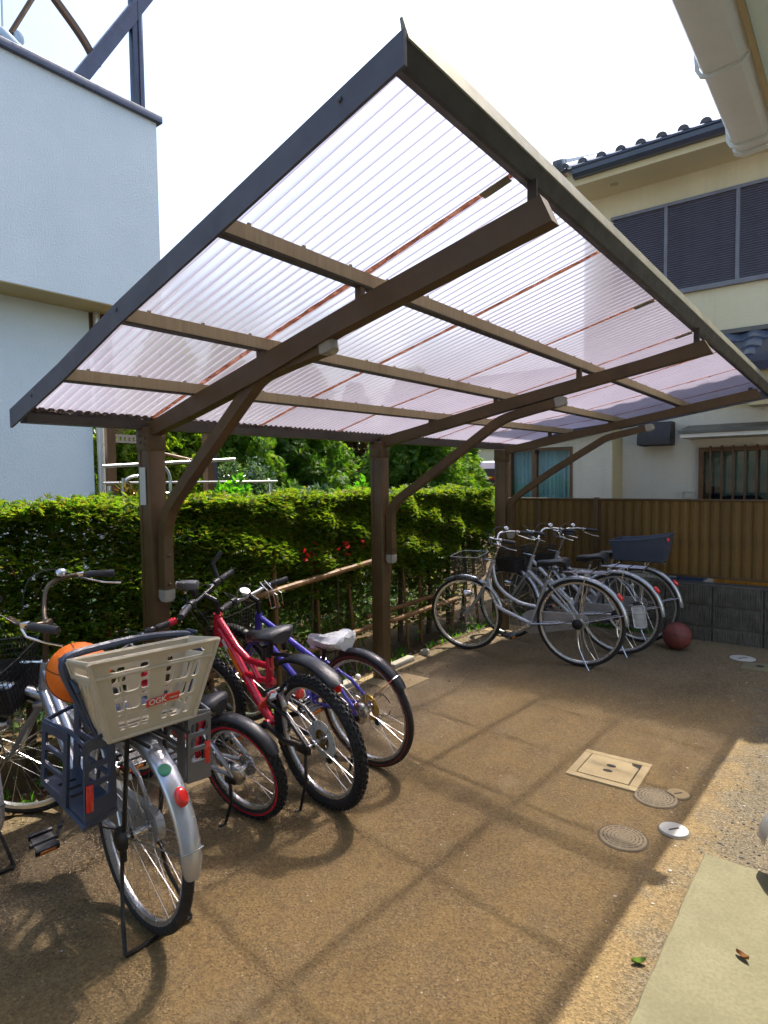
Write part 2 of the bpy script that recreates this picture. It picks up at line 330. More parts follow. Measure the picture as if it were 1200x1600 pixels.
# ------------------------------------------------------------------ mesh helpers
class MB:
    def __init__(s, xf=None): s.V = []; s.F = []; s.xf = xf
    def add(s, vs, fs):
        b = len(s.V)
        for p in vs:
            p = Vector(p)
            if s.xf is not None: p = s.xf @ p
            s.V.append(p[:])
        s.F += [tuple(i+b for i in f) for f in fs]; return s
    def box(s, c, d, rot=None, bev=0.):
        if bev > 0:
            bm = bmesh.new(); bmesh.ops.create_cube(bm, size=1)
            for v in bm.verts: v.co = Vector((v.co.x*d[0], v.co.y*d[1], v.co.z*d[2]))
            bmesh.ops.bevel(bm, geom=list(bm.edges), offset=bev, segments=2, affect='EDGES', profile=.5)
            vs = [v.co.copy() for v in bm.verts]; bm.verts.index_update()
            fs = [tuple(v.index for v in f.verts) for f in bm.faces]; bm.free()
        else:
            vs = [Vector((x*d[0]/2, y*d[1]/2, z*d[2]/2)) for x in (-1, 1) for y in (-1, 1) for z in (-1, 1)]
            fs = [(0, 1, 3, 2), (4, 6, 7, 5), (0, 4, 5, 1), (2, 3, 7, 6), (0, 2, 6, 4), (1, 5, 7, 3)]
        if rot is not None: vs = [rot @ v for v in vs]
        c = Vector(c); return s.add([v+c for v in vs], fs)
    def bx(s, p, q, bev=0.):
        return s.box([(a+b)/2 for a, b in zip(p, q)], [abs(b-a) for a, b in zip(p, q)], None, bev)
    def tube(s, pts, r, n=8, cap=True, closed=False, sx=1., up=None):
        P = [Vector(p) for p in pts]; m = len(P)
        rs = list(r) if hasattr(r, '__len__') else [r]*m
        T = []
        for i in range(m):
            a = P[i-1] if (i or closed) else P[0]; b = P[(i+1) % m] if (i < m-1 or closed) else P[-1]
            T.append((b-a).normalized())
        u = Vector(up) if up else (Vector((0, 0, 1)) if abs(T[0].z) < .9 else Vector((1, 0, 0)))
        vs = []; u = (u - T[0]*u.dot(T[0])).normalized()
        for i in range(m):
            u = (u - T[i]*u.dot(T[i]))
            u = u.normalized() if u.length > 1e-6 else T[i].orthogonal().normalized()
            v = T[i].cross(u)
            for k in range(n):
                a = 2*math.pi*(k+.5)/n
                vs.append(P[i] + u*math.cos(a)*rs[i] + v*math.sin(a)*rs[i]*sx)
        fs = []
        for i in range(m if closed else m-1):
            j = (i+1) % m
            for k in range(n):
                fs.append((i*n+k, i*n+(k+1) % n, j*n+(k+1) % n, j*n+k))
        if cap and not closed: fs += [tuple(range(n))[::-1], tuple((m-1)*n+k for k in range(n))]
        return s.add(vs, fs)
    def bar(s, a, b, w, h, up=(0, 0, 1)):
        a, b = Vector(a), Vector(b); t = (b-a).normalized(); u = Vector(up); u = (u-t*u.dot(t)).normalized(); v = t.cross(u)
        vs = [p+u*h/2*i+v*w/2*j for p in (a, b) for i, j in ((-1, -1), (1, -1), (1, 1), (-1, 1))]
        return s.add(vs, [(0, 1, 2, 3), (7, 6, 5, 4), (0, 4, 5, 1), (1, 5, 6, 2), (2, 6, 7, 3), (3, 7, 4, 0)])
    def lathe(s, o, ax, prof, n=24, cap=True):
        o = Vector(o); ax = Vector(ax).normalized(); u = ax.orthogonal().normalized(); v = ax.cross(u)
        vs = [o+ax*h+u*r*math.cos(2*math.pi*k/n)+v*r*math.sin(2*math.pi*k/n) for r, h in prof for k in range(n)]
        fs = [(i*n+k, i*n+(k+1) % n, (i+1)*n+(k+1) % n, (i+1)*n+k) for i in range(len(prof)-1) for k in range(n)]
        if cap: fs += [tuple(range(n))[::-1], tuple((len(prof)-1)*n+k for k in range(n))]
        return s.add(vs, fs)
    def ring(s, c, ax, R, prof, n=48):
        """closed ring: prof = closed loop of (dr, dax) around radius R"""
        c = Vector(c); ax = Vector(ax).normalized(); u = ax.orthogonal().normalized(); v = ax.cross(u); m = len(prof)
        vs = []
        for k in range(n):
            a = 2*math.pi*k/n; d = u*math.cos(a)+v*math.sin(a)
            vs += [c+d*(R+x)+ax*y for x, y in prof]
        fs = [(k*m+i, ((k+1) % n)*m+i, ((k+1) % n)*m+(i+1) % m, k*m+(i+1) % m) for k in range(n) for i in range(m)]
        return s.add(vs, fs)
    def grid(s, rows):
        a, b = len(rows), len(rows[0])
        return s.add([p for r in rows for p in r], [(i*b+j, i*b+j+1, (i+1)*b+j+1, (i+1)*b+j) for i in range(a-1) for j in range(b-1)])
    def prism(s, poly, off):
        n = len(poly); off = Vector(off); P = [Vector(p) for p in poly]
        return s.add(P+[p+off for p in P], [tuple(range(n))[::-1], tuple(range(n, 2*n))]+[(i, (i+1) % n, n+(i+1) % n, n+i) for i in range(n)])
    def sphere(s, c, r, nu=24, nv=14, sc=(1, 1, 1)):
        c = Vector(c); vs = [c+Vector((0, 0, r*sc[2]))]
        for i in range(1, nv):
            t = math.pi*i/nv
            for k in range(nu):
                a = 2*math.pi*k/nu; vs.append(c+Vector((r*sc[0]*math.sin(t)*math.cos(a), r*sc[1]*math.sin(t)*math.sin(a), r*sc[2]*math.cos(t))))
        vs.append(c-Vector((0, 0, r*sc[2]))); L = len(vs)-1
        fs = [(0, 1+k, 1+(k+1) % nu) for k in range(nu)]
        for i in range(nv-2):
            for k in range(nu):
                fs.append((1+i*nu+k, 1+(i+1)*nu+k, 1+(i+1)*nu+(k+1) % nu, 1+i*nu+(k+1) % nu))
        fs += [(L, 1+(nv-2)*nu+(k+1) % nu, 1+(nv-2)*nu+k) for k in range(nu)]
        return s.add(vs, fs)
    def perf(s, A, B, C, D, holes, th, chop=.25):
        """panel A(u0v0) B(u1v0) C(u1v1) D(u0v1) pierced by rectangular holes (u0,v0,u1,v1) with chopped corners"""
        A, B, C, D = map(Vector, (A, B, C, D)); nn = (B-A).cross(D-A).normalized()*th
        us = sorted({0., 1.} | {h[0] for h in holes} | {h[2] for h in holes}); vs_ = sorted({0., 1.} | {h[1] for h in holes} | {h[3] for h in holes})
        P = lambda u, v: (A*(1-u)+B*u)*(1-v)+(D*(1-u)+C*u)*v
        hole = lambda u, v: any(h[0] < u < h[2] and h[1] < v < h[3] for h in holes)
        nu, nv = len(us)-1, len(vs_)-1
        solid = [[not hole((us[i]+us[i+1])/2, (vs_[j]+vs_[j+1])/2) for j in range(nv)] for i in range(nu)]
        ok = lambda i, j: 0 <= i < nu and 0 <= j < nv and solid[i][j]
        for i in range(nu):
            for j in range(nv):
                if not solid[i][j]: continue
                q = [P(us[i], vs_[j]), P(us[i+1], vs_[j]), P(us[i+1], vs_[j+1]), P(us[i], vs_[j+1])]
                s.add(q, [(0, 1, 2, 3)]); s.add([p-nn for p in q], [(3, 2, 1, 0)])
                for (di, dj), (a, b) in zip(((0, -1), (1, 0), (0, 1), (-1, 0)), ((0, 1), (1, 2), (2, 3), (3, 0))):
                    if not ok(i+di, j+dj): s.add([q[a], q[b], q[b]-nn, q[a]-nn], [(3, 2, 1, 0)])
        if chop:
            for h in holes:
                w = min((h[2]-h[0])*(B-A).length, (h[3]-h[1])*(D-A).length)*chop
                du, dv = w/(B-A).length, w/(D-A).length
                for u, v, a, b in ((h[0], h[1], 1, 1), (h[2], h[1], -1, 1), (h[2], h[3], -1, -1), (h[0], h[3], 1, -1)):
                    t = [P(u, v), P(u+a*du, v), P(u+a*du*.29, v+b*dv*.29), P(u, v+b*dv)]
                    s.add(t+[p-nn for p in t], [(0, 1, 2, 3), (7, 6, 5, 4), (1, 5, 6, 2), (2, 6, 7, 3)])
        return s
    def build(s, name, mat, parent=None, sharp=38, label=None, mats=None):
        me = bpy.data.meshes.new(name); me.from_pydata(s.V, [], s.F)
        for m in (mats or [mat]): me.materials.append(MAT[m] if isinstance(m, str) else m)
        bm = bmesh.new(); bm.from_mesh(me); bmesh.ops.recalc_face_normals(bm, faces=bm.faces); bm.to_mesh(me); bm.free()
        if sharp is not None:
            me.polygons.foreach_set('use_smooth', [True]*len(me.polygons)); me.set_sharp_from_angle(angle=R_(sharp))
        o = bpy.data.objects.new(name, me); COL.objects.link(o)
        if parent is not None: o.parent = parent
        if label: o['label'] = label
        return o

def tag(o, label=None, cat=None, group=None, kind=None):
    if label: o['label'] = label
    if cat: o['category'] = cat
    if group: o['group'] = group
    if kind: o['kind'] = kind
    return o
def empty(name, loc, label, cat, group=None, rot=(0, 0, 0)):
    o = bpy.data.objects.new(name, None); COL.objects.link(o); o.location = loc; o.rotation_euler = rot; o.empty_display_size = .1
    return tag(o, label, cat, group)
def local(o):
    """matrix that turns world points into the local space of a thing's empty"""
    return (Matrix.Translation(o.location) @ o.rotation_euler.to_matrix().to_4x4()).inverted()
def arc(c, r, a0, a1, n, y=0.):
    return [(c[0]+r*math.cos(R_(a0+(a1-a0)*i/n)), y, c[1]+r*math.sin(R_(a0+(a1-a0)*i/n))) for i in range(n+1)]
def smooth(pts, n=6):
    """Catmull-Rom through points"""
    P = [Vector(p) for p in pts]; P = [2*P[0]-P[1]]+P+[2*P[-1]-P[-2]]; out = []
    for i in range(1, len(P)-2):
        a, b, c, d = P[i-1:i+3]
        for k in range(n):
            t = k/n; out.append(.5*((2*b)+(c-a)*t+(2*a-5*b+4*c-d)*t*t+(3*b-a-3*c+d)*t**3))
    return out+[P[-2]]

def leaves(name, C, D, L, W, mat, parent=None, k=1, fan=0., kind=None, flat=0.):
    """numpy foliage: at each centre C a fan of k folded leaflets along direction D, length L, width W"""
    n = len(C); C = np.asarray(C, float); D = np.asarray(D, float); D /= np.linalg.norm(D, axis=1, keepdims=True)+1e-9
    L = np.broadcast_to(np.asarray(L, float), (n,)); W = np.broadcast_to(np.asarray(W, float), (n,))
    up = nrg.normal(size=(n, 3))*(1-flat*.55)+np.array([0, 0, 2.2*flat]); side = np.cross(D, up); side /= np.linalg.norm(side, axis=1, keepdims=True)+1e-9
    nor = np.cross(side, D)
    VV = []
    for j in range(k):
        a = fan*(j-(k-1)/2)
        d = D*np.cos(a)+side*np.sin(a); sd = -D*np.sin(a)+side*np.cos(a)
        l = (L*(1-.25*abs(j-(k-1)/2)/max(1, k/2)))[:, None]; wv = W[:, None]
        fold = nor*wv*.35
        droop = -nor*l*.12*nrg.random((n, 1))
        b = C; m = C+d*l*.5; t = C+d*l+droop
        VV.append(np.stack([b, m+sd*wv/2+fold, t, m-sd*wv/2+fold], 1))
    V = np.concatenate(VV, 0).reshape(-1, 3); q = len(V)//4
    me = bpy.data.meshes.new(name); me.vertices.add(len(V)); me.vertices.foreach_set('co', V.ravel())
    F = np.arange(q)[:, None]*4+np.array([[0, 1, 2, 0, 2, 3]]); F = F.reshape(-1)
    me.loops.add(len(F)); me.loops.foreach_set('vertex_index', F.astype(np.int32))
    me.polygons.add(q*2); me.polygons.foreach_set('loop_start', np.arange(q*2, dtype=np.int32)*3); me.polygons.foreach_set('loop_total', np.full(q*2, 3, np.int32))
    me.materials.append(MAT[mat]); me.update(calc_edges=True); me.validate()
    o = bpy.data.objects.new(name, me); COL.objects.link(o)
    if parent is not None: o.parent = parent
    if kind: o['kind'] = kind
    return o

# ================================================================== SETTING
def sheet(name, x0, y0, x1, y1, z, mat, kind='structure', n=1):
    m = MB(); rows = [[(x0+(x1-x0)*i/n, y0+(y1-y0)*j/n, z) for j in range(n+1)] for i in range(n+1)]
    return tag(m.grid(rows).build(name, mat, sharp=None), kind=kind)
tag(sheet('ground', -300, -300, 300, 300, -.012, 'soil'), 'bare brown earth around the houses and under the hedge')
tag(sheet('driveway', -3.02, -25, 3.5, 6.26, 0, 'asphalt'), 'worn asphalt yard stained with ochre dust')
g = random.Random(21); eg = []
for k in range(90): y = -1.2+3.855*k/90; eg.append((-.49+g.uniform(-.0015, .0025)+(.007*g.random() if g.random() < .04 else 0), y))
for k in range(40): x = -.49+1.69*k/40; eg.append((x, 2.655-g.uniform(-.0015, .0025)-(.007*g.random() if g.random() < .04 else 0)))
eg += [(1.2, 2.655), (1.2, -1.2)]
m = MB(); nE = len(eg); cxy = lambda p: (p[0]+(.005 if p[0] < 1 else 0), p[1]-.005)
m.add([(x, y, -.05) for x, y in eg]+[(x, y, .016) for x, y in eg]+[(*cxy(p), .022) for p in eg], [tuple(range(2*nE, 3*nE))]+[(r*nE+k, r*nE+(k+1) % nE, (r+1)*nE+(k+1) % nE, (r+1)*nE+k) for r in (0, 1) for k in range(nE)])
tag(m.build('concrete_slab', 'slab'), 'pale concrete step in front of the house', kind='structure')

def stones(name, N_, area, smin, smax, mat, seed, label):
    g = random.Random(seed); m = MB()
    base = [(-1, -.2, .05), (-.2, -1, .0), (.9, -.4, .1), (.5, .8, .05), (-.6, .7, 0), (-.1, .0, .75), (.1, .1, .7)]
    fc = [(0, 1, 5), (1, 2, 5), (2, 6, 5), (2, 3, 6), (3, 4, 6), (4, 5, 6), (4, 0, 5)]
    for _ in range(N_):
        x, y = area(g); s = smin+(smax-smin)*g.random()**2.5; a = g.random()*6.28; c_, s_ = math.cos(a), math.sin(a); h = .5+.5*g.random()
        m.add([(x+s*(p[0]*c_-p[1]*s_), y+s*(p[0]*s_+p[1]*c_), .003+s*p[2]*h) for p in base], fc)
    return tag(m.build(name, mat, sharp=None), label, kind='stuff')
stones('gravel', 1300, lambda g: ((lambda y: (-.50+.9*g.random()**1.2+.03*math.sin(y*9), y))(2.68+2.2*g.random()**1.2)), .002, .007, 'pebble', 3, 'loose grey stones on the crumbled strip')
stones('gravel', 160, lambda g: (-.75+1.0*g.random(), 2.2+3*g.random()), .002, .007, 'pebble_white', 4, 'pale chips scattered by the step')
stones('gravel', 500, lambda g: (-2.9+2.5*g.random(), .2+5.6*g.random()**1.5), .0015, .0045, 'pebble_white', 5, 'tiny pale chips bedded in the asphalt')
stones('gravel', 700, lambda g: (-3.45+.45*g.random(), .2+5.8*g.random()), .004, .016, 'pebble', 6, 'stones and clods along the foot of the hedge')

n = 260; g = nrg
yy = np.concatenate([g.uniform(.3, 6.2, 150), g.uniform(-3., -1.6, 60), g.uniform(-3.0, -1.9, 50)]); xx = np.concatenate([-3.06-.25*g.random(150)**2, np.zeros(110)])
P = np.stack([xx, yy, np.full(n, .0)], 1); P[150:, 0] = yy[150:]; P[150:, 1] = 6.225+.015*g.random(110)
P = np.repeat(P, 7, 0)+g.normal(0, .014, (n*7, 3))*np.array([1, 1, 0])
leaves('weeds', P, np.stack([g.normal(0, .5, n*7), g.normal(0, .5, n*7), g.uniform(.4, 1.2, n*7)], 1), g.uniform(.02, .07, n*7), g.uniform(.005, .012, n*7), 'fresh_leaf', None, 1, 0, 'stuff')['label'] = 'small weeds along the hedge foot and the wall foot'
n = 240; P = np.stack([-3.05+1.0*g.random(n)**2.5, g.uniform(.4, 6.0, n), np.full(n, .006)], 1)
leaves('leaf_litter', P, np.stack([g.normal(0, 1, n), g.normal(0, 1, n), g.normal(.05, .12, n)], 1), g.uniform(.015, .035, n), g.uniform(.008, .014, n), 'rust_leaf', None, 1, 0, 'stuff', 1.)['label'] = 'dry leaf litter blown out from the hedge'
# ---- footings and kerb stones at the posts
for y, lb in ((1.70, 'square concrete footing of the nearest shelter post'), (3.52, 'sunlit square concrete footing of the middle shelter post'), (5.45, 'shaded square concrete footing of the post by the fence')):
    m = MB(); m.bx((-3.01, y, -.1), (-2.60, y+.36, .005), .004)
    tag(m.build('post_footing', 'footing'), lb, 'footing', 'concrete footings under the shelter posts')
for (x, y, a, b, rz), lb in zip([(-2.985, 4.06, .07, .30, .05), (-2.99, 3.30, .08, .34, -.03), (-3.0, 4.42, .07, .07, .3)],
                    ['long pale kerb stone just beyond the middle post', 'pale kerb stone just in front of the middle post', 'small round pale stone beyond the long kerb stone']):
    m = MB(); m.box((x, y, .015), (a, b, .05), Matrix.Rotation(rz, 3, 'Z'), .012)
    tag(m.build('kerb_stone', 'kerbstone'), lb, 'kerb stone', 'pale stones along the edge of the asphalt')

# ---- covers let into the asphalt
c0 = (-1.03, 3.185)
t = empty('inspection_cover', (c0[0], c0[1], 0), 'square sandy concrete inspection cover with two finger holes and a broken corner', 'manhole cover', None, (0, 0, R_(2)))
m = MB(); s_, q = .17, .13
for a, b in (((-s_, -s_), (s_, -q)), ((-s_, q), (s_, s_)), ((-s_, -q), (-q, q)), ((q, -q), (s_, q))): m.bx((*a, -.03), (*b, .009), .002)
m.build('frame', 'cover_concrete', t)
m = MB(); k = q-.006
m.prism([(-k, -k, -.03), (k, -k, -.03), (k, k-.05, -.03), (k-.035, k-.03, -.03), (k-.045, k, -.03), (-k, k, -.03)], (0, 0, .040)); m.build('lid', 'cover_concrete', t)
m = MB(); m.bx((-q, -q, -.029), (q, q, .001)); m.build('recess', 'cover_dark', t)
for y in (-.032, .032):
    m = MB(); m.lathe((0, y, .0103), (0, 0, 1), [(.024, 0), (.024, .0012)], 16); h = m.build('finger_hole', 'cover_dark', t); h.scale = (1, .62, 1); h.location = (.0, y*.38, 0)
def round_cover(x, y, r, label, mat='cover_metal', rings=True, h=.006):
    t = empty('round_cover', (x, y, 0), label, 'drain cover', 'small round covers in the yard')
    m = MB(); m.lathe((0, 0, -.02), (0, 0, 1), [(r, 0), (r, .02+h*.7), (r*.96, .02+h), (.001, .02+h)], 40, cap=False); m.build('lid', mat, t); m = MB(); m.ring((0, 0, .0012), (0, 0, 1), r*1.035, [(-.006, -.001), (.006, -.001), (.006, .001), (-.006, .001)], 40); m.build('seat_gap', 'cover_groove', t)
    if rings:
        for i, q in enumerate((.86, .70, .54, .38, .22)):
            m = MB(); n = 5+int(q*16)
            for j in range(n):
                a0 = 6.283*(j+.5*(i % 2))/n; a1 = a0+6.283/n*.8
                m.add([(r*q*s1*math.cos(a), r*q*s1*math.sin(a), h+.0008+dz) for a in (a0, (a0+a1)/2, a1) for s1, dz in ((1.03, 0), (.95, .0))], [(0, 1, 3, 2), (2, 3, 5, 4)])
            m.build('ring', 'cover_groove', t)
    else:
        m = MB(); m.bx((-r*.42, -r*.07, h-.002), (r*.42, r*.07, h+.0012)); o = m.build('slot', 'cover_dark', t); o.rotation_euler.z = .9
    return t
round_cover(-.765, 3.03, .092, 'grooved round drain cover touching the corner of the square cover')
round_cover(-.785, 2.605, .092, 'grooved round drain cover nearest to the camera, alone on the asphalt')
round_cover(-.630, 2.785, .058, 'small pale round cap with a slot on the shadow edge', 'cover_pale', False, .010)
round_cover(-.690, 3.125, .050, 'small dusty brown cap beside the grooved cover', 'footing', False, .006)
round_cover(-.805, 5.80, .095, 'grey round cover in the shade near the block wall', 'cover_pale', False, .005)
t = empty('square_cover', (-.64, 5.60, 0), 'grey square cover in the shade beside the block wall', 'drain cover', None)
m = MB(); m.bx((-.14, -.11, -.02), (.2, .11, .006), .003); m.build('lid', 'slab', t)
m = MB(); m.lathe((-.02, .02, .0062), (0, 0, 1), [(.03, 0), (.03, .001)], 12); m.build('hole', 'cover_dark', t)
for (x, y, a, mt), lb in zip([(-.536, 1.944, .6, 'fallen_green'), (-.282, 2.128, -.5, 'fallen_brown')], ['small green leaf lying on the asphalt by the step', 'curled brown leaf lying on the concrete step']):
    m = MB(); rows = []
    for i in range(7):
        u = i/6; wv = .011*math.sin(math.pi*min(1, u*.95+.03))**.8
        rows.append([(-.022+.044*u, sgn*wv, .004+.010*abs(sgn)+.010*(u-.5)**2*4*(1 if i > 3 else .4)) for sgn in (-1, -.5, 0, .5, 1)])
    o = m.grid(rows).build('fallen_leaf', mt); o.location = (x, y, .0195 if x > -.4 else -.002); o.rotation_euler.z = a
    tag(o, lb, 'leaf', 'leaves lying on the ground')

# ================================================================== CYCLE SHELTER
Y0, Y1 = 1.205, 6.10
LINES = [((-2.941, 1.761), (-2.960, 1.780)), ((-2.535, 1.898), (-2.366, 1.915)), ((-2.092, 2.056), (-1.797, 1.967)),
         ((-1.542, 2.226), (-1.250, 2.052)), ((-.898, 2.434), (-.698, 2.140))]
def LN(i, y):
    t = (y-Y0)/(Y1-Y0); a, b = LINES[i]
    return (a[0]+(b[0]-a[0])*t, a[1]+(b[1]-a[1])*t)
sh = empty('cycle_shelter', (-2.9, 1.8, 0), 'brown metal cantilever cycle shelter with a clear corrugated roof over the yard', 'bike shelter')
X = local(sh)
def smb(): return MB(X)
POSTS = [(-2.950, -2.846, 1.770, 1.862), (-2.955, -2.850, 3.650, 3.742), (-2.932, -2.822, 5.560, 5.652)]
RAFT = [(1.786, 1.842, [(-2.883, 1.794), (-2.5, 1.899), (-1.985, 2.033), (-1.4, 2.184), (-.791, 2.331)], [(-2.84, 1.735), (-2.5, 1.812), (-2.055, 1.920), (-1.6, 2.052), (-.753, 2.247)]),
        (3.680, 3.738, [(-2.898, 1.808), (-2.557, 1.869), (-1.9, 1.996), (-1.036, 2.148), (-.714, 2.213)], [(-2.846, 1.742), (-2.557, 1.794), (-1.9, 1.921), (-1.1, 2.068), (-.675, 2.141)]),
        (5.580, 5.638, [(-2.844, 1.796), (-2.427, 1.866), (-1.9, 1.955), (-1.4, 2.040), (-.715, 2.157)], [(-2.835, 1.729), (-2.427, 1.795), (-1.9, 1.888), (-1.4, 1.977), (-.678, 2.085)])]
BR = [(1.826, [(-2.813, .945), (-2.813, 1.18), (-2.805, 1.26), (-2.77, 1.345), (-2.715, 1.412), (-2.567, 1.540), (-2.318, 1.745), (-2.13, 1.898), (-2.07, 1.938), (-1.99, 1.962), (-1.70, 2.014)]),
      (3.712, [(-2.812, .93), (-2.812, 1.20), (-2.80, 1.27), (-2.755, 1.335), (-2.69, 1.383), (-2.583, 1.448), (-2.062, 1.778), (-1.94, 1.853), (-1.87, 1.883), (-1.78, 1.905), (-1.53, 1.953)]),
      (5.612, [(-2.785, .96), (-2.785, 1.18), (-2.772, 1.25), (-2.73, 1.307), (-2.66, 1.357), (-2.377, 1.545), (-1.95, 1.790), (-1.87, 1.832), (-1.79, 1.855), (-1.52, 1.906)])]
for i, (x0, x1, y0, y1) in enumerate(POSTS):
    m = smb(); m.bx((x0, y0, -.02), (x1, y1, 1.752), .004)
    for yy in (y0+.03, y1-.03): m.bx((x0-.003, yy-.004, .02), (x0+.002, yy+.004, 1.7))
    m.bx((x0+.025, y0-.003, .02), (x0+.031, y0+.002, 1.70)); p = m.build('post', 'brown_metal', sh)
    m = smb(); m.bx((x0-.004, y0-.004, 1.66), (x1+.004, y1+.004, 1.775), .004)
    for zz in (1.70, 1.735):
        m.lathe((x0+.03, y0-.004, zz), (0, -1, 0), [(.007, 0), (.007, .004)], 8); m.lathe((x0+.075, y0-.004, zz-.015), (0, -1, 0), [(.007, 0), (.007, .004)], 8)
    m.build('post_head', 'brown_metal', p)
    if i == 0:
        m = smb(); m.bx((x0+.022, y0-.0062, 1.385), (x0+.074, y0-.0042, 1.575)); m.build('sticker', 'sticker', p, label='peeling white sticker on the nearest post')
for y0, y1, tp, bt in RAFT:
    m = smb(); n = len(tp)
    vs = [(x, y, z) for pts in (tp, bt) for x, z in pts for y in (y0, y1)]
    k = lambda r, i, s: (r*n+i)*2+s
    fs = []
    for i in range(n-1):
        fs += [(k(0, i, 0), k(0, i+1, 0), k(0, i+1, 1), k(0, i, 1)), (k(1, i, 1), k(1, i+1, 1), k(1, i+1, 0), k(1, i, 0)),
               (k(0, i, 0), k(1, i, 0), k(1, i+1, 0), k(0, i+1, 0)), (k(0, i, 1), k(0, i+1, 1), k(1, i+1, 1), k(1, i, 1))]
    fs += [(k(0, 0, 0), k(0, 0, 1), k(1, 0, 1), k(1, 0, 0)), (k(0, n-1, 1), k(0, n-1, 0), k(1, n-1, 0), k(1, n-1, 1))]
    m.add(vs, fs)
    o = m.build('rafter', 'brown_metal', sh, sharp=20)
    for i in (1, 2, 3):                                   # cleats between rafter and purlins
        yc = (y0+y1)/2; x, z = LN(i, yc); zt = np.interp(x, [p[0] for p in tp], [p[1] for p in tp]); x = min(x, tp[-1][0]-.03)
        if z-zt > .004: m = smb(); m.bx((x-.014, yc-.012, zt-.004), (x+.014, yc+.012, z+.004)); m.build('cleat', 'brown_metal', o)
    a = LN(4, y1-.01); e = tp[-1]; m = smb(); m.bx((e[0]-.060, y1-.012, e[1]-.03), (e[0]-.030, y1-.004, a[1]+.006)); m.build('end_bracket', 'dark_bronze', o)
for y, pts in BR:
    P3 = smooth([(x, y, z) for x, z in pts], 5); m = smb(); m.tube(P3, .038, 4, up=(0, 1, 0)); b = m.build('brace', 'brown_metal', sh, sharp=30)
    m = smb(); a, c = P3[-1], P3[-2]; d = (a-c).normalized(); m.tube([a-d*.004, a+d*.035, a+d*.052, a+d*.06], [.0405, .0405, .034, .02], 4, up=(0, 1, 0)); m.build('end_cap', 'grey_cap', b)
    m = smb(); a = P3[0]; m.tube([a+Vector((0, 0, .012)), a-Vector((0, 0, .03)), a-Vector((0, 0, .05))], [.0405, .0405, .03], 4, up=(0, 1, 0)); m.build('end_cap', 'grey_cap', b)
    m = smb()
    for z in (.985, 1.13): m.lathe((pts[0][0]+.026, y, z), (1, 0, 0), [(.009, 0), (.009, .006), (.005, .009)], 8)
    m.build('bolt', 'brown_metal', b)
for i in (1, 2, 3):
    a, b = LN(i, Y0+.03), LN(i, Y1-.03); m = smb()
    m.bar((a[0], Y0+.002, a[1]+.028), (b[0], Y1-.002, b[1]+.028), .038, .052)
    p = m.build('purlin', 'dark_bronze', sh); m = smb(); m.bar((a[0]+.0205, Y0+.004, a[1]+.031), (b[0]+.0205, Y1-.004, b[1]+.031), .003, .046); m.build('purlin_lit_face', 'purlin', p)  # tan plate paints the lit side, dark bar the shaded underside
a, b = LN(0, Y0+.02), LN(0, Y1-.02); m = smb()
m.bar((a[0]+.012, Y0+.02, a[1]+.024), (b[0]+.012, Y1-.02, b[1]+.024), .07, .040); m.bar((a[0]-.012, Y0+.02, a[1]+.060), (b[0]-.012, Y1-.02, b[1]+.060), .085, .030)
m.build('eave_gutter', 'dark_bronze', sh)
# front edge beam, hollow profile with its sunlit upper edge painted as a lighter lip
prof = [(0, .004), (.028, -.004), (.034, .004), (.046, .057), (.030, .067), (-.006, .058)]
lip = [(.047, .0575), (.049, .062), (.031, .116), (.023, .116), (.030, .0685)]
for nm, pr, mt in (('front_beam', prof, 'dark_bronze'), ('front_lip', lip, 'lip')):
    m = smb(); a, b = LN(4, Y0+.004), LN(4, Y1-.004)
    A = [(a[0]+x, Y0+.004, a[1]+z) for x, z in pr]; B = [(b[0]+x, Y1-.004, b[1]+z) for x, z in pr]; n = len(pr)
    m.add(A+B, [tuple(range(n)), tuple(range(n, 2*n))[::-1]]+[(i, (i+1) % n, n+(i+1) % n, n+i) for i in range(n)]); m.build(nm, mt, sh, sharp=20)
# end frames
for y, sgn in ((Y0, -1), (Y1, 1)):
    pts = [LN(i, y) for i in range(5)]; pts[0] = (pts[0][0]-.05, pts[0][1]-.006); pts[-1] = (pts[-1][0]+.046, pts[-1][1]+.006)
    m = smb(); n = len(pts); vs = []; fs = []
    for x, z in pts: vs += [(x, y, z-.008), (x, y, z+.068), (x, y+sgn*.012, z+.070), (x, y+sgn*.012, z-.010)]
    for i in range(n-1):
        for k in range(4): fs.append((i*4+k, i*4+(k+1) % 4, i*4+4+(k+1) % 4, i*4+4+k))
    fs += [(0, 1, 2, 3), tuple(4*(n-1)+k for k in (3, 2, 1, 0))]; m.add(vs, fs); o = m.build('end_frame', 'frame_slate', sh, sharp=25)
    for q in (.12, .5, .93):
        i = min(3, int(q*4)); u = q*4-i; x = pts[i][0]*(1-u)+pts[i+1][0]*u; z = pts[i][1]*(1-u)+pts[i+1][1]*u; m = smb()
        m.lathe((x, y+sgn*.012, z+.045), (0, sgn, 0), [(.008, 0), (.008, .004), (.004, .006)], 8); m.build('screw', 'frame_slate', o)
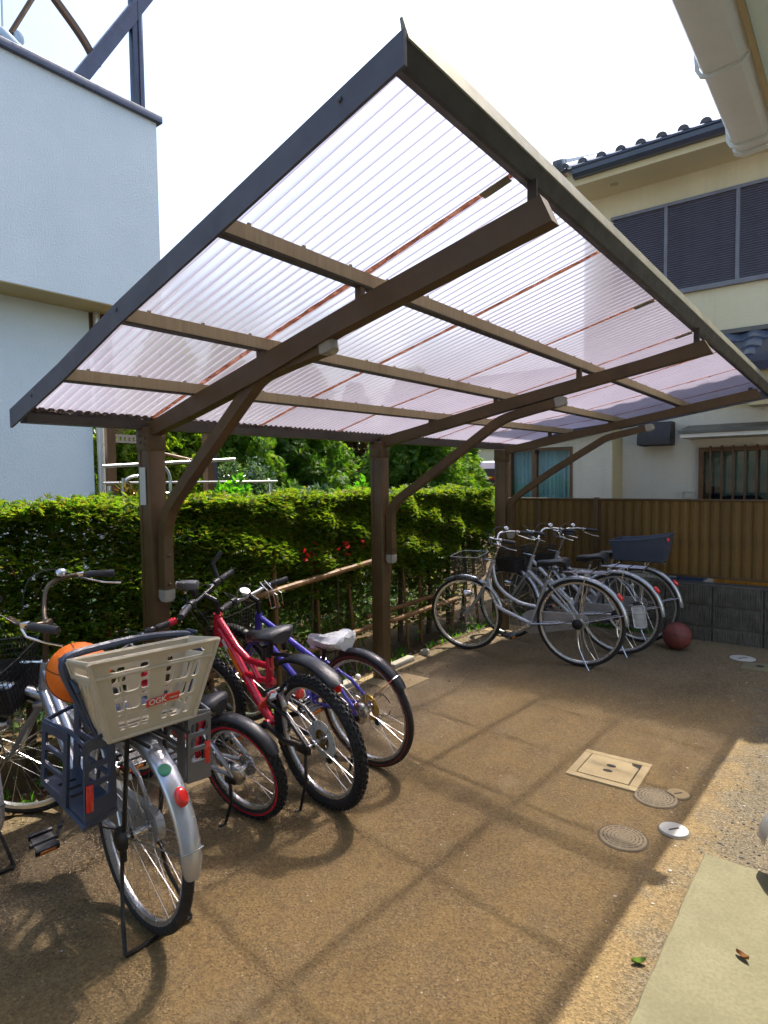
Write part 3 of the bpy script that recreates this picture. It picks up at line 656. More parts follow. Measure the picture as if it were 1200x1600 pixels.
# corrugated sheets between the seams
SEAM = [1.84, 2.56, 3.26, 3.94, 4.51, 5.09, 5.65]
YB = [Y0+.004]+SEAM+[Y1-.004]
TT = np.linspace(0, 4, 17)
def roofpt(t, y, dz):
    i = min(3, int(t)); u = t-i; a, b = LN(i, y), LN(i+1, y)
    return (a[0]+(b[0]-a[0])*u, y, a[1]+(b[1]-a[1])*u+dz)
for s0, s1 in zip(YB[:-1], YB[1:]):
    n = max(2, round((s1-s0)/.042)); rows = []
    for j in range(n*6+1):
        y = s0+(s1-s0)*j/(n*6); wv = .0078*math.cos(2*math.pi*j/6)
        rows.append([roofpt(t_, y, .064+wv+(.012 if t_ > .2 else .02)*0) for t_ in TT])
    me = smb().grid(rows).build('roof_sheet', 'poly', sh, sharp=None).data
    me.polygons.foreach_set('use_smooth', [True]*len(me.polygons))
    me.attributes.new('valley', 'FLOAT', 'POINT').data.foreach_set('value', [(.5-.5*math.cos(2*math.pi*(j % 6)/6)) for j in range(len(rows)) for _ in TT])
for y in SEAM:
    g = random.Random(int(y*100)); rows = []
    for t_ in np.linspace(.02, 3.97, 60):
        p = roofpt(t_, y, .0545); wd = .012+.005*g.random()
        rows.append([(p[0], y-wd, p[2]+.001), (p[0], y, p[2]-.004*g.random()), (p[0], y+wd, p[2]+.001)])
    smb().grid(rows).build('seam_strip', 'rust', sh, sharp=None)
# brittle leaf dirt caught on the eave, and clips on the purlins
g = random.Random(11); m = smb()
for _ in range(420):
    y = Y0+.05+(Y1-Y0-.1)*g.random()**2.2; a = LN(0, y); s1 = .004+.009*g.random()
    c = Vector((a[0]+.02+.035*g.random(), y, a[1]+.052+.012*g.random()))
    m.add([c+Vector((g.uniform(-1, 1), g.uniform(-1.4, 1.4), g.uniform(-.6, 1)))*s1 for _ in range(4)], [(0, 1, 2), (0, 2, 3), (0, 3, 1), (1, 2, 3)])
tag(m.build('dirt', 'bark', sh, sharp=None), kind='stuff')
for i in (1, 2, 3):
    m = smb()
    for s0, s1 in zip(YB[:-1], YB[1:]):
        for q in (.15, .5, .85):
            y = s0+(s1-s0)*q; a = LN(i, y); m.box((a[0]+.020, y, a[1]+.057), (.006, .012, .008))
    tag(m.build('clip', 'purlin', sh), kind='stuff')
# old tape where the front beam meets the seams
for y in (1.84, 3.26, 3.94):
    m = smb(); p = roofpt(3.93, y, .05); q = roofpt(3.78, y, .05); m.bar(q, p, .040, .003); m.build('tape', 'lip', sh)

# ---- rain chain at the far corner
ch = empty('rain_chain', (-2.66, 5.95, 1.74), 'thin black rain chain hanging before the curtained window', 'chain'); m = MB()
for i in range(44):
    z = -.010-i*.022; ax = (1, 0, 0) if i % 2 else (0, 1, 0)
    m.add(*[(lambda q: (q.V, q.F))(MB().ring((0, 0, z), ax, .011, [(.0022, 0), (0, .0022), (-.0022, 0), (0, -.0022)], 10))][0])
m.build('link', 'black_metal', ch); m = MB(); m.bx((-.02, -.012, -.006), (.02, .012, .035)); m.build('hook', 'black_metal', ch)

# ================================================================== BLOCK WALL AND METAL FENCE
wl = empty('block_wall', (-2.0, 6.30, 0), 'low wall of dark split-face blocks below the brown fence', 'wall')
X = local(wl); proto = None
m = MB(X); m.bx((-3.34, 6.262, -.1), (1.0, 6.40, .494)); m.build('mortar_core', 'block', wl)
for r in range(3):
    z0 = .126-.19+r*.193
    for c in range(9):
        x0 = -3.116+c*.4
        if proto is None:
            m = MB(); g = random.Random(2); nx, nz = 40, 6
            rows = [[(.005+(.39)*i/nx, -(.004*(i % 2)+.006*g.random())*(0 if i in (0, nx) or j in (0, nz) else 1), .004+.184*j/nz) for j in range(nz+1)] for i in range(nx+1)]
            m.grid(rows); m.bx((.005, .001, .004), (.395, .013, .188)); proto = m.build('block', 'block', wl, sharp=None); o = proto
        else:
            o = proto.copy(); COL.objects.link(o); o.parent = wl
        o.location = X @ Vector((x0, 6.250, z0))
m = MB(X); m.bx((-3.34, 6.246, .4975), (1.0, 6.41, .512), .003); m.build('coping', 'block', wl)
fe = empty('metal_fence', (-2.2, 6.36, .51), 'tall brown metal privacy fence of upright ribbed boards', 'fence')
X = local(fe); proto = None
zb, zt = .580, 1.262; pit = .0853
x = -3.205; i = 0
while x < -.05:
    if proto is None:
        m = MB(); prf = [(0, 0), (.002, .006), (.006, .007), (.008, .001), (.020, .001), (.024, -.002), (.044, -.002), (.048, .001), (.070, .001), (.072, .006), (.0850, .0005)]
        m.grid([[(a, b, z) for a, b in prf] for z in (0, zt-zb)]); m.grid([[(a, b+.006, z) for a, b in prf] for z in (zt-zb, 0)])
        proto = m.build('plank', 'fence_metal', fe, sharp=30); o = proto
    else: o = proto.copy(); COL.objects.link(o); o.parent = fe
    o.location = X @ Vector((x, 6.345, zb)); x += pit; i += 1
m = MB(X); m.bx((-3.21, 6.330, zt), (.0, 6.385, 1.282), .004); m.build('rail', 'fence_dark', fe)
m = MB(X); m.bx((-3.21, 6.334, zb-.022), (.0, 6.378, zb)); m.build('rail', 'fence_dark', fe)
for px in (-3.11, -2.20, -.25):
    m = MB(X); m.bx((px-.022, 6.326, .513), (px+.022, 6.388, 1.290), .003); m.build('fence_post', 'fence_dark', fe)
t = empty('tray', (-1.42, 6.47, .512), 'flat blue plastic tray lying behind the block wall', 'tray'); m = MB()
m.bx((-.17, -.05, 0), (.19, .12, .006)); [m.bx(a, b) for a, b in (((-.17, -.056, 0), (.19, -.05, .06)), ((-.17, .12, 0), (.19, .126, .06)), ((-.176, -.056, 0), (-.17, .126, .06)), ((.19, -.056, 0), (.196, .126, .06)))]
m.build('tray_body', 'tray_blue', t); m = MB(); m.bx((-.10, -.0585, .018), (-.035, -.056, .05)); m.build('print', 'pale_shed', t)
t = empty('crate', (-.85, 6.49, .512), 'flat yellow ribbed crate lying behind the block wall', 'crate'); m = MB()
m.bx((-.29, -.07, 0), (.55, .13, .008)); m.bx((-.29, -.07, 0), (.55, -.062, .068)); m.bx((-.29, .122, 0), (.55, .13, .068)); m.build('crate_body', 'crate_yellow', t); m = MB()
for k in range(28): m.bx((-.285+k*.03, -.079, .004), (-.275+k*.03, -.07, .064))
m.build('ribs', 'crate_yellow', t)

# ================================================================== RIGHT HOUSE
hs = empty('cream_house', (-1.5, 7.6, 0), 'two-storey cream stucco house with dark louvred shutters and a tiled roof beyond the fence', 'house')
X = local(hs)
hm = lambda: MB(X)
YW = 7.60
m = hm(); m.bx((-2.795, YW, 2.2), (6, 15, 4.772)); m.build('upper_wall', 'cream_stucco', hs)
m = hm()      # ground floor wall around the barred window opening
for a, b in (((-2.79, YW+.002, 0), (-1.50, 15, 2.2)), ((-1.50, YW+.002, 0), (-.18, YW+.3, 1.10)), ((-1.50, YW+.002, 1.80), (-.18, YW+.3, 2.2)), ((-.18, YW+.002, 0), (6, 15, 2.2)), ((-1.5, YW+.45, 0), (-.18, 15, 2.2))): m.bx(a, b)
m.build('lower_wall', 'grey_stucco', hs)
m = hm(); YG = 7.26  # wing on the left with the curtained window
for a, b in (((-3.70, YG, 0), (-3.62, 13, 2.05)), ((-3.62, YG, 0), (-2.80, YG+.3, 1.0)), ((-3.62, YG, 1.86), (-2.80, YG+.3, 2.05)), ((-2.80, YG, 0), (-2.335, YG+.33, 2.05)), ((-3.62, YG+.4, 0), (-2.81, 13, 2.05))): m.bx(a, b)
m.build('wing_wall', 'grey_stucco', hs)
m = hm(); m.bx((-2.341, YG-.004, 0), (-2.330, YW, 2.048)); m.build('corner_board', 'tan_trim', hs)
m = hm(); m.prism([(-3.85, YG-.25, 2.05), (-3.85, YG-.25, 2.12), (-3.85, 13, 2.9), (-3.85, 13, 2.05)], (1.52, 0, 0)); m.build('wing_roof', 'roof_tile', hs)
# curtained sliding window
wz0, wz1 = 1.02, 1.852
m = hm()
for a, b in (((-3.62, YG-.012, wz1-.03), (-2.80, YG+.07, wz1)), ((-3.62, YG-.012, wz0-.04), (-2.80, YG+.07, wz0)), ((-3.62, YG-.012, wz0), (-3.59, YG+.07, wz1-.03)), ((-2.83, YG-.012, wz0), (-2.80, YG+.07, wz1-.03)), ((-3.31, YG-.005, wz0), (-3.25, YG+.05, wz1-.03))): m.bx(a, b)
wf = m.build('window_frame', 'wood_frame', hs)
for a, b in ((-3.588, -3.312), (-3.248, -2.832)):
    m = hm(); m.bx((a, YG+.022, wz0+.001), (b, YG+.028, wz1-.032)); m.build('pane', 'glass', wf)
m = hm(); n = 90
m.grid([[(-3.6+.78*i/n, YG+.12+.013*math.sin(i*.9+.6*math.sin(i*.23))+.006*math.sin(i*2.1), z) for z in (wz0-.02, 1.4, wz1)] for i in range(n+1)]); m.build('curtain', 'curtain', wf, sharp=None)
# barred window
bz0, bz1 = 1.12, 1.80
m = hm()
for a, b in (((-1.50, YW-.06, bz1-.045), (-.18, YW+.06, bz1)), ((-1.50, YW-.06, bz0-.02), (-.18, YW+.06, bz0+.03)), ((-1.50, YW-.06, bz0+.03), (-1.452, YW+.06, bz1-.045)), ((-.23, YW-.06, bz0+.03), (-.18, YW+.06, bz1-.045)), ((-.86, YW-.02, bz0+.03), (-.81, YW+.04, bz1-.045))): m.bx(a, b)
bf = m.build('barred_window', 'wood_frame', hs)
m = hm(); m.bx((-1.452, YW+.012, bz0+.03), (-.23, YW+.018, bz1-.045)); m.build('pane', 'glass_dark', bf)
for k in range(11):
    xx = -1.380+.1085*k; m = hm(); m.bx((xx-.010, YW-.090, bz0-.03), (xx+.010, YW-.066, bz1+.016), .002); m.build('window_bar', 'wood_frame', bf)
m = hm(); m.bx((-1.49, YW+.16, bz0-.01), (-.19, YW+.18, bz1+.0)); m.build('frosted_pane', 'room', bf)
m = hm(); m.box((-1.10, YW+.085, 1.20), (.38, .10, .16), None, .045); m.box((-1.36, YW+.085, 1.26), (.12, .08, .24), None, .035); m.build('household_clutter', 'laundry_dark', bf)
m = hm(); m.bx((-1.60, 7.14, 1.895), (1.0, YW, 1.935)); m.build('canopy_fascia', 'white_paint', hs)
m = hm(); m.prism([(-1.62, 7.12, 1.937), (-1.62, 7.12, 1.965), (-1.62, YW, 2.05), (-1.62, YW, 1.937)], (2.7, 0, 0)); m.build('window_canopy', 'canopy_metal', hs)
# extractor hood
m = hm(); m.prism([(-2.10, 7.36, 1.845), (-2.10, 7.36, 1.93), (-2.10, 7.44, 2.10), (-2.10, YW, 2.10), (-2.10, YW, 1.845)], (.345, 0, 0)); hd = m.build('vent_hood', 'hood', hs)
m = hm(); m.bx((-2.085, 7.37, 1.838), (-1.77, YW-.01, 1.8445)); m.build('hood_grille', 'cover_dark', hd)
m = hm(); m.bx((-1.655, 7.50, 1.20), (-1.63, 7.52, 1.31)); m.bx((-1.655, 7.50, 1.305), (-1.52, 7.52, 1.325)); m.bx((-1.54, 7.50, 1.20), (-1.52, 7.52, 1.31)); m.bx((-1.65, 7.5, 1.0), (-1.52, YW, 1.2)); m.build('meter_pipe', 'grey_cap', hs)
# shutters of the upper floor
SX = [-2.45, -1.850, -1.145, -.44, .26]; sz0, sz1 = 3.545, 4.468
m = hm(); m.bx((-2.47, YW-.04, sz1), (.28, YW, sz1+.035)); m.bx((-2.47, YW-.05, sz0-.05), (.28, YW, sz0)); m.build('shutter_frame', 'shutter_frame', hs)
for k in range(4):
    m = hm(); m.bx((SX[k], YW-.012, sz0), (SX[k+1], YW-.004, sz1)); m.bx((SX[k+1]-.035, YW-.036, sz0), (SX[k+1], YW-.012, sz1)); p = m.build('shutter', 'shutter_frame', hs)
    slat = None
    for j in range(37):
        z = sz0+.008+j*.0247
        if slat is None:
            m = MB(); L = SX[k+1]-SX[k]-.05; m.add([(0, 0, 0), (L, 0, 0), (L, -.012, .004), (0, -.012, .004), (0, -.012, .012), (L, -.012, .012), (L, 0, .019), (0, 0, .019)], [(0, 1, 2, 3), (3, 2, 5, 4), (4, 5, 6, 7)])
            slat = m.build('slat', 'shutter', p, sharp=None); o = slat
        else: o = slat.copy(); COL.objects.link(o); o.parent = p
        o.location = X @ Vector((SX[k]+.008, YW-.0125, z))
# eaves, gutter and tiles
m = hm(); m.bx((-2.92, 7.12, 4.772), (6, YW+.5, 4.80)); sf = m.build('soffit', 'soffit', hs)
m = hm(); m.lathe((-2.36, 7.33, 4.7725), (0, 0, -1), [(.045, 0), (.045, .006), (.036, .010)], 18); m.build('soffit_vent', 'tan_trim', sf)
m = hm(); m.bx((-2.92, 7.10, 4.768), (6, 7.12, 4.90)); m.build('fascia', 'soffit', hs)
m = hm(); m.prism([(-2.72, 7.10, 4.835), (-2.72, 7.035, 4.835), (-2.72, 7.005, 4.87), (-2.72, 7.0, 4.915), (-2.72, 6.985, 4.925), (-2.72, 6.985, 4.945), (-2.72, 7.10, 4.945)], (8.7, 0, 0)); m.build('roof_gutter', 'gutter_dark', hs, sharp=30)
m = hm(); m.prism([(-2.9, 7.04, 4.93), (-2.9, 7.04, 4.955), (-2.9, 11, 6.75), (-2.9, 15, 4.955), (-2.9, 15, 4.90)], (8.9, 0, 0)); m.build('roof', 'roof_tile', hs)
def barrel(L, r, n=8):
    m = MB(); rows = []
    for s1 in (0, 1):
        rows.append([(-r*math.cos(math.pi*i/n), L*s1, r*math.sin(math.pi*i/n)*.9) for i in range(n+1)])
    m.grid(rows); m.add([p for p in rows[0]], [tuple(range(n+1))]); return m
tl = None
for r in range(2):
    for k in range(18):
        if tl is None: tl = barrel(.30, .055).build('roof_tile', 'roof_tile', hs, sharp=50); o = tl
        else: o = tl.copy(); COL.objects.link(o); o.parent = hs
        o.location = X @ Vector((-2.80+k*.205, 6.985+r*.25, 4.952+r*.115)); o.rotation_euler = (R_(24.5), 0, 0)
m = hm(); m.box((-2.86, 7.03, 5.02), (.12, .22, .13), Matrix.Rotation(.43, 3, 'X'), .025); m.bar((-2.86, 7.05, 5.0), (-2.86, 9.5, 6.12), .13, .14); m.build('verge_tile', 'roof_tile', hs)
# lean-to roof on the right: rows of wavy tiles
m = hm(); m.prism([(-1.32, YW, 2.90), (-1.32, YW, 2.985), (-1.32, 6.98, 2.555), (-1.32, 6.98, 2.50)], (3.2, 0, 0)); m.build('lean_to_deck', 'gutter_dark', hs)
m = hm(); m.bx((-1.34, YW-.07, 2.985), (1.9, YW, 3.03)); m.build('ridge_flashing', 'canopy_metal', hs)
tl = None
for r in range(4):
    for k in range(6):
        if tl is None:
            m = MB(); n = 12
            m.grid([[(.265*i/n, -y1, .018*math.sin(2*math.pi*i/n)+.006*y1) for i in range(n+1)] for y1 in (0, .19)])
            m.grid([[(.265*i/n, -.19, .018*math.sin(2*math.pi*i/n)-.018*q) for i in range(n+1)] for q in (0, 1)])
            tl = m.build('lean_to_tile', 'roof_tile', hs, sharp=50); o = tl
        else: o = tl.copy(); COL.objects.link(o); o.parent = hs
        d = .155*r; o.location = X @ Vector((-1.32+.265*k, YW-.02-d*.83, 2.995-.108*r+.0)); o.rotation_euler = (R_(33), 0, 0)
m = hm(); m.prism([(-1.34, 6.98, 2.49), (-1.34, 6.90, 2.49), (-1.34, 6.88, 2.57), (-1.34, 6.98, 2.57)], (3.2, 0, 0)); m.build('lean_to_gutter', 'gutter_dark', hs)
m = hm(); m.bx((-1.2, 6.99, 2.36), (1.9, YW, 2.488)); m.build('lean_to_soffit', 'tan_trim', hs)
m = hm(); m.bx((-1.0, 7.3, 2.2), (1.9, YW, 2.36)); m.build('lean_to_beam', 'cream_stucco', hs)

# ================================================================== OWN HOUSE (eave corner at the upper right)
ow = empty('own_house', (.9, 0, 0), 'house corner with beige box gutter and pale green soffit at the upper right', 'house')
X = local(ow); hm = lambda: MB(X)
m = hm(); m.bx((.95, -9, 0), (7, 3.1, 2.94)); m.build('wall', 'blue_stucco', ow)
m = hm(); m.bx((-.335, -9, 2.935), (7, 3.20, 2.96)); m.build('soffit', 'green_soffit', ow)
m = hm(); m.bx((-.352, -9, 2.915), (-.335, 3.21, 3.07)); m.build('fascia', 'tan_trim', ow)
m = hm(); m.prism([(-.352, -9, 3.072), (-.352, -9, 3.09), (.9, -9, 3.42), (7, -9, 3.42), (7, -9, 2.97), (-.30, -9, 2.97)], (0, 12.2, 0)); m.build('roof', 'gutter_dark', ow)
gp = [(-.385, 2.905), (-.470, 2.896), (-.498, 2.903), (-.510, 2.925), (-.516, 3.02), (-.524, 3.03), (-.524, 3.045), (-.508, 3.045), (-.500, 3.03), (-.496, 2.935), (-.385, 2.918), (-.362, 2.94), (-.362, 3.03), (-.356, 3.03), (-.356, 2.93)]
m = hm(); m.prism([(a, -9, b) for a, b in gp], (0, 12.17, 0)); gt = m.build('box_gutter', 'gutter_beige', ow, sharp=25)
m = hm(); m.add([(a, 3.172, b) for a, b in [(-.385, 2.897), (-.478, 2.888), (-.512, 2.905), (-.526, 3.05), (-.354, 3.05), (-.354, 2.925)]]+[(a, 3.215, b) for a, b in [(-.385, 2.897), (-.478, 2.888), (-.512, 2.905), (-.526, 3.05), (-.354, 3.05), (-.354, 2.925)]],
      [(0, 1, 2, 3, 4, 5), (11, 10, 9, 8, 7, 6)]+[(i, (i+1) % 6, 6+(i+1) % 6, 6+i) for i in range(6)]); m.build('gutter_end_cap', 'gutter_beige', gt, sharp=25)
for y in (1.9, 2.50, 3.10):
    m = hm(); m.tube([(-.345, y, 2.945), (-.365, y, 2.915), (-.385, y, 2.898), (-.43, y, 2.892), (-.478, y, 2.888), (-.506, y, 2.898), (-.519, y, 2.922), (-.528, y, 3.04)], .009, 4, up=(0, 1, 0), sx=1.0); m.build('gutter_bracket', 'gutter_beige', gt)

# ================================================================== LEFT HOUSE
lh = empty('pale_blue_house', (-6.4, 2, 0), 'pale blue stucco house with a dark coping and a roof terrace behind the hedge', 'house')
X = local(lh); hm = lambda: MB(X)
m = hm(); m.bx((-14, -9, 3.262), (-6.0, 3.935, 5.245)); m.build('upper_wall', 'blue_stucco', lh)
m = hm(); m.bx((-14, -9, 3.252), (-6.003, 3.932, 3.2615)); m.build('overhang_soffit', 'tan_trim', lh)
m = hm(); m.bx((-14, -9, 0), (-6.4, 3.345, 3.2515)); m.build('lower_wall', 'blue_stucco', lh)
m = hm(); m.bx((-14, -9, 5.2455), (-5.955, 3.985, 5.318), .006); m.build('coping', 'navy_metal', lh)
m = hm(); m.tube([(-6.36, 3.405, 0), (-6.36, 3.405, 3.25)], .036, 12); m.build('downpipe', 'alu', lh)
m = hm(); m.bx((-6.46, 3.48, 0), (-6.37, 3.575, 3.251)); m.bx((-6.46, 3.345, 2.80), (-6.40, 3.48, 3.251)); m.build('corner_post', 'wood_frame', lh)
# roof terrace canopy frame
tc = empty('terrace_canopy', (-6.3, 3.5, 5.318), 'dark slate metal canopy frame with a curved rib on the roof terrace', 'canopy'); X = local(tc); hm = lambda: MB(X)
m = hm(); m.bx((-6.345, 3.86, 5.318), (-6.265, 3.985, 6.95), .006); m.bx((-6.36, 3.925, 5.4), (-6.25, 3.955, 6.95)); m.build('post', 'navy_metal', tc)
m = hm(); m.bar((-6.3, 3.18, 5.33), (-6.3, 4.45, 7.36), .09, .13); m.bar((-6.3, 3.15, 5.38), (-6.3, 4.42, 7.41), .11, .03); m.build('raking_beam', 'navy_metal', tc)
m = hm(); m.tube(smooth([(-6.33, 2.2, 6.62), (-6.33, 2.75, 6.42), (-6.33, 3.10, 6.15), (-6.33, 3.36, 5.92), (-6.33, 3.50, 5.72)], 6), .040, 4, up=(1, 0, 0)); m.build('curved_rib', 'wood_frame', tc)
m = hm(); m.tube(smooth([(-6.36, 2.1, 5.66), (-6.36, 2.5, 5.60), (-6.36, 2.95, 5.46), (-6.36, 3.15, 5.33)], 5), .040, 4, up=(1, 0, 0)); m.build('curved_rib', 'wood_frame', tc)
m = hm(); m.tube([(-6.32, 2.66, 5.60), (-6.32, 2.98, 6.26), (-6.32, 3.3, 7.0)], .024, 6); m.build('rod', 'wood_frame', tc)
m = hm(); m.tube([(-6.32, 2.60, 5.58), (-6.32, 2.62, 7.0)], .010, 6); m.build('rod', 'alu', tc)
m = hm(); m.box((-6.28, 2.64, 5.50), (.12, .24, .10), Matrix.Rotation(-.5, 3, 'X'), .03); m.box((-6.28, 2.72, 5.58), (.09, .07, .10), None, .015); m.box((-6.30, 2.60, 5.37), (.05, .05, .14)); m.build('pole_clamp', 'pale_shed', tc)

# ================================================================== HEDGE, BAMBOO FENCE, GARDEN
hg = empty('hedge', (-3.55, 3.0, 0), 'long clipped evergreen hedge with yellow-green tips along the yard', 'hedge')
X = local(hg)
def hedge_pts(n, kind):
    y = nrg.uniform(-1.2, 6.15, n)
    lump = .05*np.sin(y*3.1)+.035*np.sin(y*7.3+1)+.02*np.sin(y*17)
    if kind == 'front':
        zmin = np.where(y < 1.9, .28, .28+np.clip((y-1.9)*.9, 0, .42))+.10*np.sin(y*5)
        z = zmin+(1.375-zmin)*nrg.random(n)**.72
        blob = np.sin(y*9+z*7)*np.sin(z*13-y*4)
        x = -3.27+.13*np.clip(1.36-z, 0, .5)+lump*.5+.05*blob-.13*nrg.random(n)**2.2-.14*np.clip(.75-z, 0, 1)
        keep = nrg.random(n) < np.clip(.55+.45*(z-.35)/.5+.25*blob, .12, 1)
        D = np.stack([nrg.normal(.75, .25, n), nrg.normal(0, .5, n), nrg.normal(.12, .38, n)], 1)
    elif kind == 'top':
        x = -3.25-.62*nrg.random(n); z = 1.365+.02*np.sin(y*8+x*9)+nrg.normal(0, .018, n)-.05*nrg.random(n)**2
        keep = np.ones(n, bool)
        D = np.stack([nrg.normal(.25, .5, n), nrg.normal(0, .6, n), nrg.normal(.28, .3, n)], 1)
    elif kind == 'low':
        z = nrg.uniform(.12, .8, n); x = -3.45+.12*nrg.normal(size=n)
        keep = nrg.random(n) < .5+.5*np.sin(y*4+np.cos(z*9))
        D = np.stack([nrg.normal(.4, .4, n), nrg.normal(0, .6, n), nrg.normal(-.1, .4, n)], 1)
    else:
        z = .45+.9*nrg.random(n); x = -3.35-.5*nrg.random(n); keep = np.ones(n, bool)
        D = nrg.normal(size=(n, 3)); D[:, 2] *= .5
    P = np.stack([x, y, z], 1)[keep]; D = D[keep]
    P = P-np.array(hg.location)
    return P, D
CP, CD = zip(*[hedge_pts(*a) for a in ((46000, 'front'), (21000, 'top'), (13000, 'low'), (24000, 'in'))])
CP, CD = np.concatenate(CP), np.concatenate(CD)
leaves('foliage', CP, CD, nrg.uniform(.026, .052, len(CP)), nrg.uniform(.008, .014, len(CP)), 'hedge_leaf', hg, 5, .42, flat=.7)
g = random.Random(5)
for k in range(19):
    y = -.9+k*.375+g.uniform(-.07, .07); x = -3.48+g.uniform(-.08, .08); m = MB(X)
    m.tube(smooth([(x, y, -.02), (x+g.uniform(-.03, .03), y+g.uniform(-.03, .03), .45), (x, y+g.uniform(-.06, .06), .85), (x, y, 1.25)], 3), [.028, .026, .025, .023, .021, .02, .018, .015, .012, .009], 7)
    for _ in range(7):
        z = g.uniform(.3, 1.1); a = g.uniform(-1.2, 1.2); m.tube([(x, y, z), (x+.16*math.cos(a), y+.16*math.sin(a), z+.05), (x+.27*math.cos(a), y+.30*math.sin(a), z+.14)], [.007, .005, .003], 5)
    m.build('trunk', 'bark', hg)
n = 5200; P = np.stack([nrg.uniform(-5.4, -3.95, n), nrg.uniform(-.5, 6.6, n), nrg.random(n)**1.6*.75], 1)
leaves('undergrowth', P, np.stack([nrg.normal(.3, .6, n), nrg.normal(0, .6, n), nrg.normal(.5, .4, n)], 1), nrg.uniform(.06, .13, n), nrg.uniform(.02, .04, n), 'shrub_leaf', None, 3, .6, 'stuff')['label'] = 'dim leafy undergrowth behind the hedge'
bf = empty('bamboo_fence', (-3.14, 3.5, 0), 'rustic fence of tied bamboo poles under the hedge', 'fence'); X = local(bf)
def bamboo(a, b, r):
    a, b = Vector(a), Vector(b); n = max(2, int((b-a).length/.22)); pts, rs = [], []
    for i in range(n):
        t0, t1 = i/n, (i+1)/n
        for t_, k in ((t0+.004, 1.12), (t0+.02, 1.), (t1-.02, 1.), (t1-.004, 1.12)): pts.append(a.lerp(b, t_)); rs.append(r*k)
    return MB(X).tube(pts, rs, 9)
for a, b, r in (((-3.17, 2.63, .735), (-3.17, 3.95, .842), .022), ((-3.15, 2.9, .262), (-3.15, 3.95, .333), .020), ((-3.13, 3.9, .325), (-3.13, 5.15, .345), .022), ((-3.18, 3.85, .398), (-3.18, 5.0, .424), .018), ((-3.16, 1.5, .30), (-3.16, 2.95, .33), .018)):
    bamboo(a, b, r).build('bamboo_rail', 'bamboo', bf)
for y0, y1, zt, r in ((3.765, 3.733, .90, .013), (4.142, 4.225, 1.0, .021), (2.93, 2.936, .98, .018), (4.775, 4.76, .92, .015), (2.40, 2.41, .95, .014), (5.25, 5.28, .85, .016), (3.42, 3.40, .98, .014), (1.75, 1.72, .8, .015), (4.48, 4.46, .72, .012), (5.7, 5.7, .8, .015)):
    bamboo((-3.24+.05*math.sin(y0*9), y0, -.03), (-3.25+.04*math.sin(y0*5), y1+.03*math.sin(y0*23), zt), r).build('bamboo_post', 'bamboo', bf)
fl = empty('flowering_shrub', (-3.205, 3.60, 0), 'red flowers showing through the gap under the hedge top', 'flowers')
n = 34; P = np.stack([nrg.normal(-.015, .03, n), np.concatenate([nrg.normal(-.30, .09, n//2), nrg.normal(.05, .20, n-n//2)]), nrg.normal(.975, .05, n)], 1)
leaves('blossom', P, nrg.normal(size=(n, 3)), .034, .026, 'red_flower', fl, 3, .7)
m = MB(); [m.tube([(-.05, y, 0), (-.02, y+.02, .5), (0, y, .95)], [.008, .006, .004], 5) for y in (-.33, -.05)]; m.build('stem', 'twig', fl)

def plant(name, x, y, z0, z1, rad, n, L, W, mat, label, cat, group=None, shape='ball', trunk=.05, k=3, fan=.6, droop=0.):
    t = empty(name, (x, y, 0), label, cat, group)
    u = nrg.normal(size=(n, 3)); u /= np.linalg.norm(u, axis=1, keepdims=True)
    rr = nrg.random(n)**.4
    h = (u[:, 2]*rr+1)/2
    if shape == 'cone':
        h = nrg.random(n)**1.25; wd = (1-h)**.75*.92+.10
        a = nrg.random(n)*6.283; q = wd*(nrg.random(n)**.35)*(1+.22*np.sin(a*5+h*17)+.12*np.sin(a*9-h*31))
        P = np.stack([q*np.cos(a)*rad, q*np.sin(a)*rad, z0+(z1-z0)*h], 1); D = np.stack([np.cos(a), np.sin(a), np.full(n, -.25-droop)], 1)+nrg.normal(0, .4, (n, 3))
    else:
        cl = nrg.normal(size=(26, 3)); cl /= np.linalg.norm(cl, axis=1, keepdims=True); cl *= (.35+.5*nrg.random((26, 1)))
        i = nrg.integers(0, 26, n); p = cl[i]+u*rr[:, None]*.38
        P = np.stack([p[:, 0]*rad, p[:, 1]*rad, (z0+z1)/2+p[:, 2]*(z1-z0)/2], 1); D = u*1.+np.array([0, 0, .1-droop])+nrg.normal(0, .5, (n, 3))
    leaves('crown' if trunk > .03 else 'foliage', P, D, nrg.uniform(.7, 1.2, n)*L, W, mat, t, k, fan)
    m = MB(); g = random.Random(int(x*77+y*13))
    zt = z0+(z1-z0)*(.85 if shape == 'cone' else .5)
    m.tube(smooth([(0, 0, -.05), (g.uniform(-.04, .04), g.uniform(-.04, .04), zt*.4), (g.uniform(-.06, .06), 0, zt*.75), (0, 0, zt)], 3), [trunk*(1-.08*i) for i in range(10)], 8)
    for _ in range(9):
        z = z0+(zt-z0)*g.random(); a = g.random()*6.28; r1 = rad*.6
        m.tube([(0, 0, z), (r1*.5*math.cos(a), r1*.5*math.sin(a), z+.12), (r1*math.cos(a), r1*math.sin(a), z+.28)], [trunk*.35, trunk*.22, trunk*.08], 5)
    m.build('trunk' if trunk > .03 else 'stem', 'bark', t)
    return t
TG = 'trees in the garden beyond the hedge'
plant('conifer_tree', -9.2, 9.0, 1.15, 4.1, 1.15, 14250, .13, .017, 'conifer_leaf', 'broad dark green conifer left of the middle shelter post, trunk showing', 'tree', TG, 'cone', .13, 6, .35, .5)
plant('conifer_tree', -9.0, 7.15, .9, 3.9, .95, 11250, .13, .017, 'conifer_leaf', 'dark conifer behind the variegated shrub and the laundry poles', 'tree', TG, 'cone', .12, 6, .35, .4)
